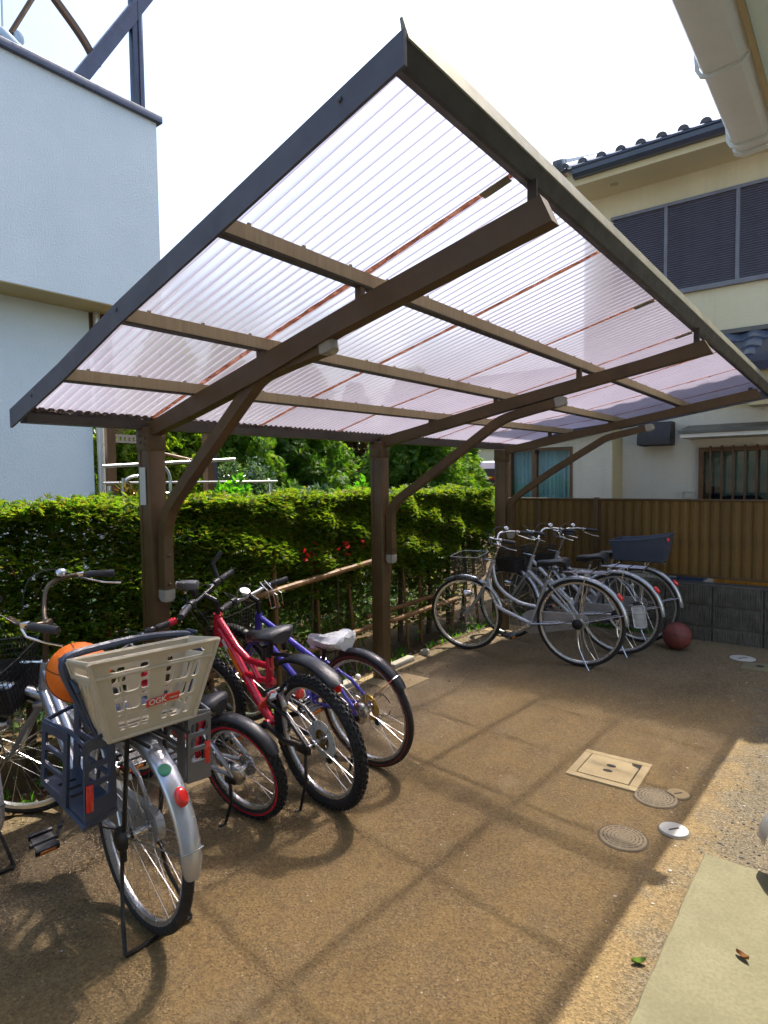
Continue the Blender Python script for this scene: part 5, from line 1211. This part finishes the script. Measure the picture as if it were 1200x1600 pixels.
# child seat: slate blue shell and frame, beige basket behind it, two foot rests
cs = MB(XA)
yl, yr = .955, 1.37
fr = [(-1.92, .985, .70), (-1.935, .945, .80), (-1.945, .905, .90), (-1.95, .900, .950), (-1.955, .935, .968), (-1.960, 1.05, .972), (-1.965, 1.16, .970), (-1.975, 1.29, .955), (-1.98, 1.365, .938), (-1.98, 1.385, .90), (-1.95, 1.36, .80), (-1.93, 1.33, .70)]
cs.tube(smooth(fr, 4), .013, 8, sx=1.0)
cs.box((-1.98, 1.155, .705), (.30, .26, .02), Matrix.Rotation(R_(-5), 3, 'Z'), .008)
seat = cs.build('child_seat', 'navy_plastic', rA, sharp=40)
for y0_, nm in ((yl+.012, -1), (yr-.02, 1)):
    m = MB(XA); hl = [(.06+.074*i, .05+.062*j, .06+.074*i+.048, .05+.062*j+.036) for i in range(12) for j in range(15)]
    ya = .912 if nm < 0 else 1.382; yb_ = .975 if nm < 0 else 1.335
    m.perf((-2.02, ya+.010, .945), (-1.885, ya, .865), (-1.885, yb_, .70), (-1.99, yb_+.006, .715), hl, .005, 0); m.build('side_mesh', 'navy_plastic', seat, sharp=None)
    m = MB(XA); m.tube([(-2.02, ya+.010, .945), (-1.885, ya, .865)], .006, 6); m.tube([(-2.02, ya+.010, .945), (-1.99, yb_+.006, .715)], .006, 6); m.tube([(-1.95, .900 if nm < 0 else 1.385, .948), (-2.02, ya+.010, .945)], .006, 6); m.build('side_rail', 'navy_plastic', seat)
# beige basket
m = MB(XA); CA = Vector((-1.86, 1.105, 0)); rz = Matrix.Rotation(R_(-5.4), 3, 'Z')
def bp(x, y, z): v = rz @ Vector((x, y, 0)); return Vector((CA.x+v.x, CA.y+v.y, z))
zt0, zb0 = .985, .718
TL, TR_, BL, BR_ = bp(.120, -.212, zt0-.005), bp(.120, .212, zt0-.012), bp(.072, -.140, zb0), bp(.072, .140, zb0)
FTL, FTR, FBL, FBR = bp(-.060, -.205, zt0-.030), bp(-.060, .205, zt0-.036), bp(-.050, -.138, zb0), bp(-.050, .138, zb0)
holes = []
for u0, u1, mid in ((.13, .44, .345), (.58, .90, .72)):
    holes.append((u0, .835, u1, .93))
    for v0, v1 in ((.10, .30), (.345, .53), (.57, .78)):
        ws = (u1-u0)
        for a_, b_ in ((0, .22), (.26, .72), (.76, 1.)): holes.append((u0+ws*a_, v0, u0+ws*b_, v1))
m.perf(BL, BR_, TR_, TL, holes, .006, .3)
sh_ = [(.15+.25*i, .12, .15+.25*i+.16, .70) for i in range(3)]+[(.15, .82, .85, .93)]
m.perf(FBL, BL, TL, FTL, sh_, .006, .3); m.perf(BR_, FBR, FTR, TR_, sh_, .006, .3); m.perf(FBR, FBL, FTL, FTR, holes, .006, .3)
m.perf(BL, FBL, FBR, BR_, [(.2+.22*i, .1, .2+.22*i+.14, .9) for i in range(3)], .006, .3)
m.tube([TL, (TL+TR_)/2+Vector((.012, 0, .004)), TR_, FTR, FTL], .0075, 6, closed=True); m.tube([BL, BR_, FBR, FBL], .006, 6, closed=True)
for t_ in (.80, ): m.tube([BL.lerp(TL, t_), BR_.lerp(TR_, t_), FBR.lerp(FTR, t_), FBL.lerp(FTL, t_)], .0065, 6, closed=True)
for a_, b_ in ((BL, TL), (BR_, TR_), (FBL, FTL), (FBR, FTR)): m.tube([a_, b_], .008, 8)
bk = m.build('rear_basket', 'beige_plastic', seat, sharp=30)
for i in range(4):
    for (B_, F_, T_, FT_) in ((BL, FBL, TL, FTL), (BR_, FBR, TR_, FTR)):
        m = MB(XA); m.tube([B_.lerp(F_, .1+.2*i).lerp(T_.lerp(FT_, .1+.2*i), .72), B_.lerp(F_, min(1, .3+.2*i)).lerp(T_.lerp(FT_, min(1, .3+.2*i)), .1)], .004, 5); m.build('basket_rib', 'beige_plastic', seat)
nB = (BR_-BL).cross(TL-BL).normalized(); nB = nB if nB.x > 0 else -nB
q = lambda u, v, d=.0: BL.lerp(BR_, u).lerp(TL.lerp(TR_, u), v)+nB*d
m = MB(XA); m.perf(q(.405, .315, .004), q(.735, .335, .004), q(.735, .425, .004), q(.405, .405, .004), [], -.003, 0); st_ = m.build('sticker', 'red_sticker', seat, sharp=None, label='orange-red maker sticker on the beige basket')
def lettering(txt, o, ux, uy, size, mat, parent, xf, depth=.0012, name='lettering', bold=.0):
    cu = bpy.data.curves.new(name, 'FONT'); cu.body = txt; cu.size = 1; cu.extrude = .02; cu.offset = bold
    ob = bpy.data.objects.new('tmp_text', cu); COL.objects.link(ob); bpy.context.view_layer.update()
    me = bpy.data.meshes.new_from_object(ob.evaluated_get(bpy.context.evaluated_depsgraph_get())); bpy.data.objects.remove(ob)
    ux = ux.normalized(); nz = ux.cross(uy).normalized(); uy = nz.cross(ux)
    for v in me.vertices:
        p = o+ux*v.co.x*size+uy*v.co.y*size+nz*v.co.z*size*.6; v.co = xf @ p
    me.name = name; me.materials.clear(); me.materials.append(MAT[mat]); o2 = bpy.data.objects.new(name, me); COL.objects.link(o2); o2.parent = parent; return o2
ux_ = q(.735, .335)-q(.405, .315)
lettering('OGK', q(.425, .336, .0078), ux_, TL-BL, .026, 'white_plastic', seat, XA, bold=.02)
m = MB(XA)
for i in range(7): m.perf(q(.63+.013*i, .365, .0082), q(.638+.013*i, .366, .0082), q(.638+.013*i, .382, .0082), q(.63+.013*i, .381, .0082), [], -.001, 0)
m.build('small_print', 'white_plastic', seat, sharp=None)
# foot rests
def foot(y, sgn, y_in):
    m = MB(XA); xb, xf2 = -1.80, -2.13; zt_, zs = (.735, .47) if sgn < 0 else (.705, .465)
    hl = [(.14, .10, .86, .33), (.14, .39, .86, .61), (.14, .67, .86, .87)]
    m.perf((xf2, y, zs+.05), (xf2+.17, y, zs+.02), (xf2+.20, y, zt_), (xf2+.03, y, zt_), hl, .010*sgn, .3)                # outer side
    m.perf((xb-.06, y, zs-.02), (xb-.06, y_in, zs-.01), (xb-.05, y_in, zt_-.02), (xb-.05, y, zt_-.02), [(.14, .30, .86, .46), (.14, .52, .86, .68), (.14, .74, .86, .90)], .010, .3)  # rear side
    m.perf((xf2, y_in, zs+.05), (xb-.06, y_in, zs), (xb-.06, y_in, zt_+.02), (xf2+.03, y_in, zt_+.02), hl, -.008*sgn, .3)     # inner side
    m.perf((xf2, y, zs+.05), (xf2, y_in, zs+.05), (xb-.06, y_in, zs), (xb-.06, y, zs), [(.2, .2, .8, .25), (.2, .35, .8, .40), (.2, .5, .8, .55)], .012, 0)
    m.tube([(xf2+.03, y, zt_), (xf2+.20, y, zt_), (xb-.05, y, zt_-.02), (xb-.05, y_in, zt_), (xf2+.03, y_in, zt_+.02)], .008, 6, closed=True)
    m.tube([(xf2, y, zs+.05), (xb-.06, y, zs-.015), (xb-.06, y_in, zs), (xf2, y_in, zs+.05)], .010, 6, closed=True)
    o = m.build('foot_rest', 'navy_plastic' if sgn < 0 else 'grey_plastic', seat, sharp=40)
    m = MB(XA); m.box((xb-.050, y-sgn*.012 if sgn > 0 else y+.012, zs+.075), (.010, .022, .085), Matrix.Rotation(R_(3), 3, 'Y'), .004); m.build('reflector', 'reflector', seat)
foot(.905, -1, 1.00); foot(1.355, 1, 1.26)
m = MB(XA)
for sg in (-1, 1): m.tube([(-1.86, 1.12+sg*.07, .70), (-1.91, 1.12+sg*.066, .35)], .0075, 8)
for y in (1.05, 1.12, 1.19): m.tube([(-2.1, y+.015, .695), (-1.72, y-.01, .695)], .006, 6)
m.build('rear_rack', 'black_metal', rA)
S1 = Vector((.43*1.08/1.05-.155, 0, .66*.33/.335)); m = MB(); m.tube([S1, S1+Vector((-.02, 0, .04))], .0125, 10); m.build('seat_post', 'chrome', rA)
saddle(rA, None, S1.x-.0, S1.z+.035, W=.20)
m = MB(xA); oo = []
for x, z in ((1.24, .56), (1.22, .48)): m.box((1.08+.20, .0, .33+.26-(.56-z)), (.02, .045, .03), None, .004)
m.build('front_reflector', 'orange_reflector', rA)
t = empty('orange_ball', (-2.235, 1.085, .822), 'bright orange rubber ball sitting in the child seat of the near bicycle', 'ball', 'balls'); m = MB(); m.sphere((0, 0, 0), .107, 32, 20); m.build('ball_skin', 'orange_ball', t)
m = MB(); m.ring((0, 0, 0), (.3, 1, .2), .1072, [(.0008, -.0016), (.0008, .0016), (-.002, 0)], 60); m.ring((0, 0, 0), (1, -.2, .5), .1072, [(.0008, -.0016), (.0008, .0016), (-.002, 0)], 60); m.ring((0, 0, 0), (.1, .3, 1), .1072, [(.0008, -.0016), (.0008, .0016), (-.002, 0)], 60); m.build('seam', 'ball_line', t)

# --- the bicycle cut off at the left edge
rG, xG = city_bike('silver bicycle of which only the rear mudguard end shows at the left edge', (-2.722, .884), R_(174), 0, 1.05, .33, .33, R_(0), 'silver', 'straight', rack=True, guard_a1=186, basket=None, stand='double', group=None, gw=.062)

# --- flat handlebar for the mountain bicycles
def flat_bar(root, xf, hx, hz, rise, half, sweep=.03, gripmat='grip', mat='black_metal', lever='chrome', gl=.12, ring=None):
    m = MB(xf); m.tube([(hx, 0, hz-.03), (hx-.012, 0, hz+rise*.6)], .014, 10); m.tube([(hx-.012, 0, hz+rise*.6), (hx+.05, 0, hz+rise)], .015, 10); m.build('stem', 'black_metal', root)
    c = Vector((hx+.05, 0, hz+rise)); P_ = [c+Vector((-sweep, -half, .012)), c+Vector((-.008, -half*.55, .012)), c+Vector((0, -half*.25, 0)), c, c+Vector((0, half*.25, 0)), c+Vector((-.008, half*.55, .012)), c+Vector((-sweep, half, .012))]
    m = MB(xf); m.tube(P_, .0115, 10); hb = m.build('handlebar', mat, root)
    for sg, e in ((-1, P_[0]), (1, P_[-1])):
        d = (e-P_[1 if sg < 0 else -2]).normalized(); a = e-d*gl; n = 14
        m = MB(xf); m.tube([a+d*gl*i/n+d*.006 for i in range(n+1)], [.0175 if i % 2 else .0158 for i in range(n+1)], 10); m.build('grip', gripmat, hb)
        if ring: m = MB(xf); m.tube([e-d*.03, e+d*.008], .0185, 10); m.build('grip_ring', ring, hb)
        q = a-d*.035; m = MB(xf); m.lathe(q, d, [(.018, -.02), (.021, 0), (.021, .02), (.018, .028)], 12); m.build('shifter', 'black_plastic', hb)
        m = MB(xf); q = a-d*.06; m.box(q+Vector((.012, 0, -.006)), (.04, .026, .024), None, .005); m.tube([q+Vector((.028, 0, -.006)), q+Vector((.05, sg*.03, -.018)), q+d*.10+Vector((.045, 0, -.022)), q+d*.15+Vector((.035, 0, -.024))], [.006, .0055, .005, .0055], 7); m.build('brake_lever', lever, hb)
        m = MB(xf); m.tube(smooth([q+Vector((.02, 0, 0)), q+Vector((.12, -sg*.04, .02)), (hx+.14, -sg*.02, hz+rise*.4), (hx+.08, -sg*.03, hz-.10), (hx+.05, -sg*.02, hz-.22)], 6), .0026, 5); m.build('cable', 'black_plastic', hb)
    return hb, c

def cogs(root, xf, c, radii, y0, mat, sg=-1):
    m = MB(xf)
    for i, q in enumerate(radii): m.ring((c[0], y0+sg*.004*i, c[1]), (0, 1, 0), q, [(.004, -.001), (.004, .001), (-.016, .001), (-.016, -.001)], 30)
    return m.build('sprocket', mat, root)

# --- B: red full-suspension mountain bicycle
B_r, B_wb, B_l = .312, 1.04, R_(-8)
rB = empty('bicycle', (-1.965, 2.075, 0), 'red full-suspension mountain bicycle with knobbly tyres and a black saddle', 'bicycle', 'mountain bicycles', (B_l, 0, R_(172)))
bb = (.38, .30); h0 = (.790, .64); h1 = (.755, .80); XB = steer_xf(*h0, *h1, R_(34))
wheel(rB, None, 0, B_r, .027, knob=58, rot=.2, wall=None); wheel(rB, XB, B_wb, B_r, .027, knob=58, rot=.6)
m = MB(); H0, H1 = Vector((h0[0], 0, h0[1])), Vector((h1[0], 0, h1[1])); B = Vector((bb[0], 0, bb[1]))
m.tube([H0+(H0-H1)*.1, H1+(H1-H0)*.05], .024, 14)
m.tube([H0*.5+H1*.5, (.60, 0, .555), (.45, 0, .37), B+Vector((-.01, 0, .0))], [.030, .029, .027, .024], 14, sx=.75)
m.tube([H0*.1+H1*.9, (.60, 0, .645), (.505, 0, .600)], [.020, .019, .018], 12); m.tube([(.505, 0, .600), (.30, 0, .605)], [.017, .016], 12)
m.tube([(.56, 0, .52), (.43, 0, .515), (.30, 0, .53)], .016, 12); m.tube([(.50, 0, .60), (.43, 0, .515)], .015, 10); m.tube([(.345, 0, .50), (.305, 0, .66)], .019, 12)
m.tube([(.44, 0, .37), (.33, 0, .43)], .018, 10); m.lathe((bb[0], -.036, bb[1]), (0, 1, 0), [(.024, 0), (.024, .072)], 14); m.build('frame', 'red_paint', rB)
m = MB(); m.bar((.66, .026, .64), (.56, .0265, .51), .002, .03); m.build('decal', 'orange_reflector', rB); m = MB(); m.bar((.70, .0255, .68), (.64, .0255, .60), .002, .025); m.build('decal', 'white_plastic', rB)
m = MB()
for i in range(44): pass
P_ = [(.325+.115*i/60+.0, .022*math.cos(i*.75), .455-.115*i/60*.75+.022*math.sin(i*.75)) for i in range(61)]; m.tube(P_, .0042, 5); m.build('shock_coil', 'red_sticker', rB)
m = MB(); m.lathe((.335, 0, .45), (.115, 0, -.086), [(.026, -.012), (.026, .012), (.010, .014), (.010, .15), (.022, .15), (.022, .165)], 14); m.build('shock_body', 'chrome', rB)
m = MB()
for sg in (-1, 1):
    m.tube([(.36, sg*.045, .32), (.20, sg*.052, .275), (0, sg*.062, B_r)], [.014, .013, .011], 8); m.tube([(.30, sg*.045, .44), (.15, sg*.052, .42), (0, sg*.062, B_r)], [.011, .011, .010], 8)
m.bar((.30, -.05, .44), (.30, .05, .44), .03, .02); m.build('swing_arm', 'black_metal', rB)
m = MB(); m.box((.155, .058, .50), (.022, .022, .07), Matrix.Rotation(.3, 3, 'Y'), .005); m.tube(smooth([(.155, .06, .53), (.13, .05, .555), (.15, 0, .57), (.17, -.05, .55)], 4), .007, 6); m.box((.155, -.058, .50), (.022, .022, .07), Matrix.Rotation(.3, 3, 'Y'), .005); m.build('rim_brake', 'chrome', rB)
m = MB(XB)
for sg in (-1, 1): m.tube([(B_wb-.14, sg*.062, .60), (B_wb-.06, sg*.062, .42)], .017, 10); m.tube([(B_wb-.06, sg*.062, .42), (B_wb, sg*.062, B_r)], .013, 10)
m.box((B_wb-.150, 0, .605), (.05, .15, .04), None, .01); m.tube([(B_wb-.16, 0, .60), (h0[0], 0, h0[1])], .015, 8); m.build('fork', 'black_metal', rB)
guard(rB, None, .015, B_r+.035, 58, 128, .080, 'black_plastic', dr=.018, stays=False, tip=1)
m = MB(); m.tube([(.13, 0, .70), (.26, 0, .68), (.32, 0, .66)], .010, 8); m.build('mudguard_arm', 'black_plastic', rB)
m = MB(); m.tube([(.320, 0, .60), (.275, 0, .74)], .0135, 10); m.build('seat_post', 'black_metal', rB); saddle(rB, None, .33, .765, L=.31, W=.195, tilt=-.10)
hb, c = flat_bar(rB, XB, h1[0], h1[1]+.02, .10, .29, ring=None)
m = MB(XB); m.box(c+Vector((.055, .03, .075)), (.11, .050, .045), Matrix.Rotation(-.1, 3, 'Y'), .012); l_ = m.build('cycle_lamp', 'grey_plastic', rB); m = MB(XB); m.lathe(c+Vector((.11, .03, .080)), (1, 0, .1), [(.022, 0), (.022, .006), (.015, .010)], 14); m.build('lens', 'white_reflector', l_); m = MB(XB); m.box(c+Vector((.03, .03, .035)), (.03, .03, .05), None, .006); m.build('bracket', 'black_plastic', l_)
m = MB(XB); m.tube([c+Vector((0, -.18, .02)), c+Vector((.02, -.20, .10)), c+Vector((-.02, -.25, .15))], [.012, .012, .014], 10); m.build('bar_end', 'grip', hb)
cranks(rB, None, bb, -.35, mat='black_metal', ring=.085, ringmat='black_metal'); chain(rB, None, bb, B_r); cogs(rB, None, (0, B_r), [.072, .06, .05, .042, .036], -.030, 'gold_cog')
m = MB(); m.ring((0, -.026, B_r), (0, 1, 0), .078, [(.012, -.001), (.012, .001), (-.03, .004), (-.03, .002)], 36); m.build('spoke_guard', 'sticker', rB)
m = MB(); m.box((-.005, -.062, B_r-.06), (.03, .02, .11), Matrix.Rotation(.3, 3, 'Y'), .006); m.lathe((.01, -.062, B_r-.12), (0, 1, 0), [(.018, 0), (.018, .012)], 12); m.build('derailleur', 'black_metal', rB)
kickstand(rB, None, B_r, B_l, 'side', 'black_metal'); m = MB(); m.box((.06, .062, B_r-.02), (.07, .016, .04), None, .004); m.build('axle_plate', 'black_metal', rB)
oval(rB, None, (.10, .0, .52), (-1, 0, .1), .05, .05, .015, 'reflector', 'rear_reflector')

# --- C: violet-blue bicycle with a covered saddle
C_r, C_wb, C_l = .310, 1.03, R_(-8)
rC = empty('bicycle', (-2.055, 2.515, 0), 'violet-blue bicycle with a white film over its saddle, beside the middle post', 'bicycle', 'mountain bicycles', (C_l, 0, R_(178.5)))
bb = (.40, .285); h0 = (.80, .60); h1 = (.765, .735); XC = steer_xf(*h0, *h1, R_(8))
wheel(rC, None, 0, C_r, .020, rot=.1, wall='maroon_ball'); wheel(rC, XC, C_wb, C_r, .020, rot=.4)
m = MB(); H0, H1 = Vector((h0[0], 0, h0[1])), Vector((h1[0], 0, h1[1])); B = Vector((bb[0], 0, bb[1])); S1 = Vector((.265, 0, .545))
m.tube([H0+(H0-H1)*.1, H1], .022, 12); m.tube([H0*.8+H1*.2, B], .019, 12); m.tube([H0*.15+H1*.85, (S1+Vector((.02, 0, -.04)))], .017, 12); m.tube([B, S1], .0165, 12); m.lathe((bb[0], -.036, bb[1]), (0, 1, 0), [(.023, 0), (.023, .072)], 14)
for sg in (-1, 1): m.tube([B+Vector((-.03, sg*.035, 0)), (0, sg*.06, C_r)], .010, 8); m.tube([S1+Vector((0, sg*.02, -.03)), (.12, sg*.048, .43), (0, sg*.06, C_r)], .0095, 8)
m.build('frame', 'blue_paint', rC)
m = MB(XC); 
for sg in (-1, 1): m.tube(smooth([(h0[0]+.02, sg*.03, .56), (C_wb-.10, sg*.055, .45), (C_wb-.03, sg*.055, C_r+.04), (C_wb, sg*.055, C_r)], 5), .012, 8)
m.box((h0[0]+.015, 0, .565), (.05, .09, .03), None, .008); m.build('fork', 'blue_paint', rC)
guard(rC, None, 0, C_r, 68, 148, .058, 'black_plastic', dr=.016, stays=False, tip=1); guard(rC, XC, C_wb, C_r, 50, 150, .055, 'black_plastic', stays=False)
m = MB(); a = R_(136); m.tube([(0, .062, C_r), ((C_r+.018)*math.cos(a), .03, C_r+(C_r+.018)*math.sin(a)), ((C_r+.024)*math.cos(a), 0, C_r+(C_r+.024)*math.sin(a)), ((C_r+.018)*math.cos(a), -.03, C_r+(C_r+.018)*math.sin(a)), (0, -.062, C_r)], .0025, 6); m.build('stay', 'chrome', rC)
m = MB(); m.tube([S1, S1+Vector((-.025, 0, .085))], .013, 10); m.build('seat_post', 'black_metal', rC); saddle(rC, None, .215, .655, 'white_film', L=.29, W=.20, tilt=-.05, cover=True)
hb, c = flat_bar(rC, XC, h1[0], h1[1]+.02, .085, .28, sweep=.05, mat='chrome')
m = MB(XC); m.lathe(c+Vector((.01, .03, .02)), (-.5, 0, 1), [(.006, 0), (.030, .004), (.034, .016), (.030, .024), (.001, .027)], 18, cap=False); m.build('bell', 'chrome', hb)
m = MB(XC)
for y in (-.13, -.09): m.tube([c+Vector((-.01, y, .05)), c+Vector((-.06, y, -.0)), c+Vector((-.07, y, -.11)), c+Vector((-.13, y, -.10)), c+Vector((-.13, y, -.02)), c+Vector((-.11, y, -.01))], .0028, 6)
m.tube([c+Vector((-.07, -.13, -.11)), c+Vector((-.07, -.09, -.11))], .0028, 6); m.build('bottle_cage', 'chrome', hb)
wire_basket(rC, XC, (C_wb-.02, 0, .74), (.22, .28), (.18, .22), .16)
cranks(rC, None, bb, .4, mat='black_metal', ring=.08, ringmat='black_metal'); chain(rC, None, bb, C_r); cogs(rC, None, (0, C_r), [.066, .056, .047, .04], -.030, 'gold_cog')
m = MB(); m.lathe((0, .030, C_r), (0, 1, 0), [(.055, 0), (.058, .02), (.045, .03), (.012, .034)], 24); m.build('hub_brake', 'chrome', rC)
oval(rC, None, (.12, .062, .43), (-.6, 1, 0), .05, .05, .012, 'reflector', 'rear_reflector'); m = MB(); m.box((.17, .05, .47), (.03, .03, .045), None, .008); m.build('lock', 'white_plastic', rC)
m = MB(); m.box((-.005, -.066, C_r-.06), (.03, .02, .11), Matrix.Rotation(.3, 3, 'Y'), .006); m.tube(arc((-.05, C_r+.005), .062, 200, 520, 20, -.075), .0028, 5); m.build('derailleur', 'black_metal', rC)
kickstand(rC, None, C_r, C_l, 'side', 'black_metal')

# --- S: small red children's bicycle between A and B
S_r, S_wb, S_l = .238, .78, R_(-12)
rS = empty('bicycle', (-2.172, 1.806, 0), "small red child's bicycle with red-walled tyres and black mudguards", 'bicycle', 'mountain bicycles', (S_l, 0, R_(186)))
bb = (.30, .235); h0 = (.585, .50); h1 = (.555, .62); XS = steer_xf(*h0, *h1, R_(6))
wheel(rS, None, 0, S_r, .024, knob=44, rot=.2, wall='red_paint', nsp=24); wheel(rS, XS, S_wb, S_r, .024, knob=44, wall='red_paint', nsp=24)
m = MB(); H0, H1 = Vector((h0[0], 0, h0[1])), Vector((h1[0], 0, h1[1])); B = Vector((bb[0], 0, bb[1])); S1 = Vector((.20, 0, .42))
m.tube([H0+(H0-H1)*.1, H1], .021, 12); m.tube([H0*.6+H1*.4, B], .024, 12); m.tube([H1*.8+H0*.2, S1], .016, 10); m.tube([B, S1+Vector((-.01, 0, .03))], .015, 10); m.lathe((bb[0], -.034, bb[1]), (0, 1, 0), [(.022, 0), (.022, .068)], 14); m.build('frame', 'red_paint', rS)
m = MB()
for sg in (-1, 1): m.tube([B+Vector((0, sg*.03, 0)), (0, sg*.058, S_r)], .010, 8); m.tube([S1+Vector((0, sg*.02, -.02)), (.10, sg*.05, .36), (0, sg*.058, S_r)], .010, 8)
m.build('rear_stays', 'guard_silver', rS)
m = MB(XS)
for sg in (-1, 1): m.tube([(h0[0]+.03, sg*.055, .46), (S_wb, sg*.055, S_r)], .014, 8)
m.box((h0[0]+.03, 0, .465), (.05, .14, .03), None, .008); m.build('fork', 'white_plastic', rS)
guard(rS, None, 0, S_r, 55, 150, .064, 'black_plastic', dr=.020, stays=False, tip=1); guard(rS, XS, S_wb, S_r, 45, 150, .060, 'black_plastic', stays=False)
m = MB(); m.tube([S1, S1+Vector((-.03, 0, .09))], .012, 10); m.build('seat_post', 'black_metal', rS); saddle(rS, None, .17, .535, L=.22, W=.14)
flat_bar(rS, XS, h1[0], h1[1]+.02, .11, .25, sweep=.05, ring='red_paint', gl=.10)
cranks(rS, None, bb, .9, L=.12, ring=.055); chain(rS, None, bb, S_r, .055, .03)
m = MB(); hl = [(.12+.2*i, .2, .12+.2*i+.13, .8) for i in range(4)]; m.perf((.36, .078, .56), (.20, .078, .30), (.30, .078, .25), (.46, .078, .52), hl, .006, .3); m.build('chain_guard', 'white_plastic', rS)
m = MB(); m.lathe((0, .030, S_r), (0, 1, 0), [(.045, 0), (.048, .02), (.036, .03), (.010, .034)], 24); m.build('hub_brake', 'chrome', rS); cogs(rS, None, (0, S_r), [.045, .038, .03], -.028, 'chrome')
kickstand(rS, None, S_r, S_l, 'side', 'black_metal'); oval(rS, None, (.05, .0, .46), (-1, 0, .4), .045, .05, .014, 'reflector', 'rear_reflector')

# ================================================================== LOOSE THINGS
def ball(loc, r, mat, label, seams=True):
    t = empty('ball' if seams else 'golf_ball', (loc[0], loc[1], r), label, 'ball'); m = MB(); m.sphere((0, 0, 0), r, 32, 20); m.build('ball_skin', mat, t)
    if seams:
        m = MB()
        for ax in ((1, .2, .3), (-.2, 1, .1), (.1, .3, 1)): m.ring((0, 0, 0), ax, r*1.001, [(.001, -.002), (.001, .002), (-.002, 0)], 60)
        m.build('seam', 'ball_line', t)
    return t
ball((-1.305, 5.80), .118, 'maroon_ball', 'dull maroon basketball on the ground against the block wall')
ball((-3.02, 3.55), .022, 'white_plastic', 'small white ball lying behind the rear wheel of the blue bicycle', False)
# scooter at the right edge, mostly outside the picture
t = empty('scooter', (-.20, 2.70, 0), 'grey motor scooter whose front wheel and cover just show at the right edge', 'scooter', None, (0, 0, R_(10))); m = MB()
m.ring((.05, -.02, .13), (0, 1, 0), .095, [(.034*math.cos(R_(a)), .038*math.sin(R_(a))) for a in range(0, 360, 36)], 40); wS = m.build('front_wheel', 'tyre', t)
m = MB(); m.lathe((.05, -.065, .13), (0, 1, 0), [(.02, 0), (.075, .008), (.08, .03), (.08, .062), (.075, .085), (.02, .092)], 24); m.build('rim', 'rim', wS)
m = MB(); rows = []
for i in range(15):
    a = R_(15+165*i/14); rows.append([(.05+.165*math.cos(a)*(1-.12*abs(q)), q*.075, .14+.165*math.sin(a)*(1-.18*q*q)) for q in (-1, -.8, -.4, 0, .4, .8, 1)])
m.grid(rows); m.build('front_mudguard', 'scooter_grey', t)
m = MB(); m.tube(smooth([(.08, 0, .24), (.16, 0, .45), (.24, 0, .72), (.26, 0, .92)], 5), [.075, .085, .10, .11, .12, .125, .13, .13, .13, .125, .12, .11, .10, .09, .08, .06], 14, sx=1.3); m.build('front_cover', 'scooter_grey', t)
m = MB(); m.box((.55, 0, .28), (.7, .26, .10), None, .04); m.box((.95, 0, .50), (.55, .30, .34), None, .10); m.build('body', 'scooter_grey', t); m = MB(); m.box((.92, 0, .72), (.60, .26, .10), None, .045); m.build('seat', 'black_vinyl', t)
m = MB(); m.tube([(.26, -.30, .96), (.24, 0, .94), (.26, .30, .96)], .016, 8); m.build('handlebar', 'grip', t); m = MB(); m.ring((1.15, 0, .21), (0, 1, 0), .155, [(.05*math.cos(R_(a)), .05*math.sin(R_(a))) for a in range(0, 360, 36)], 40); m.build('rear_wheel', 'tyre', t)
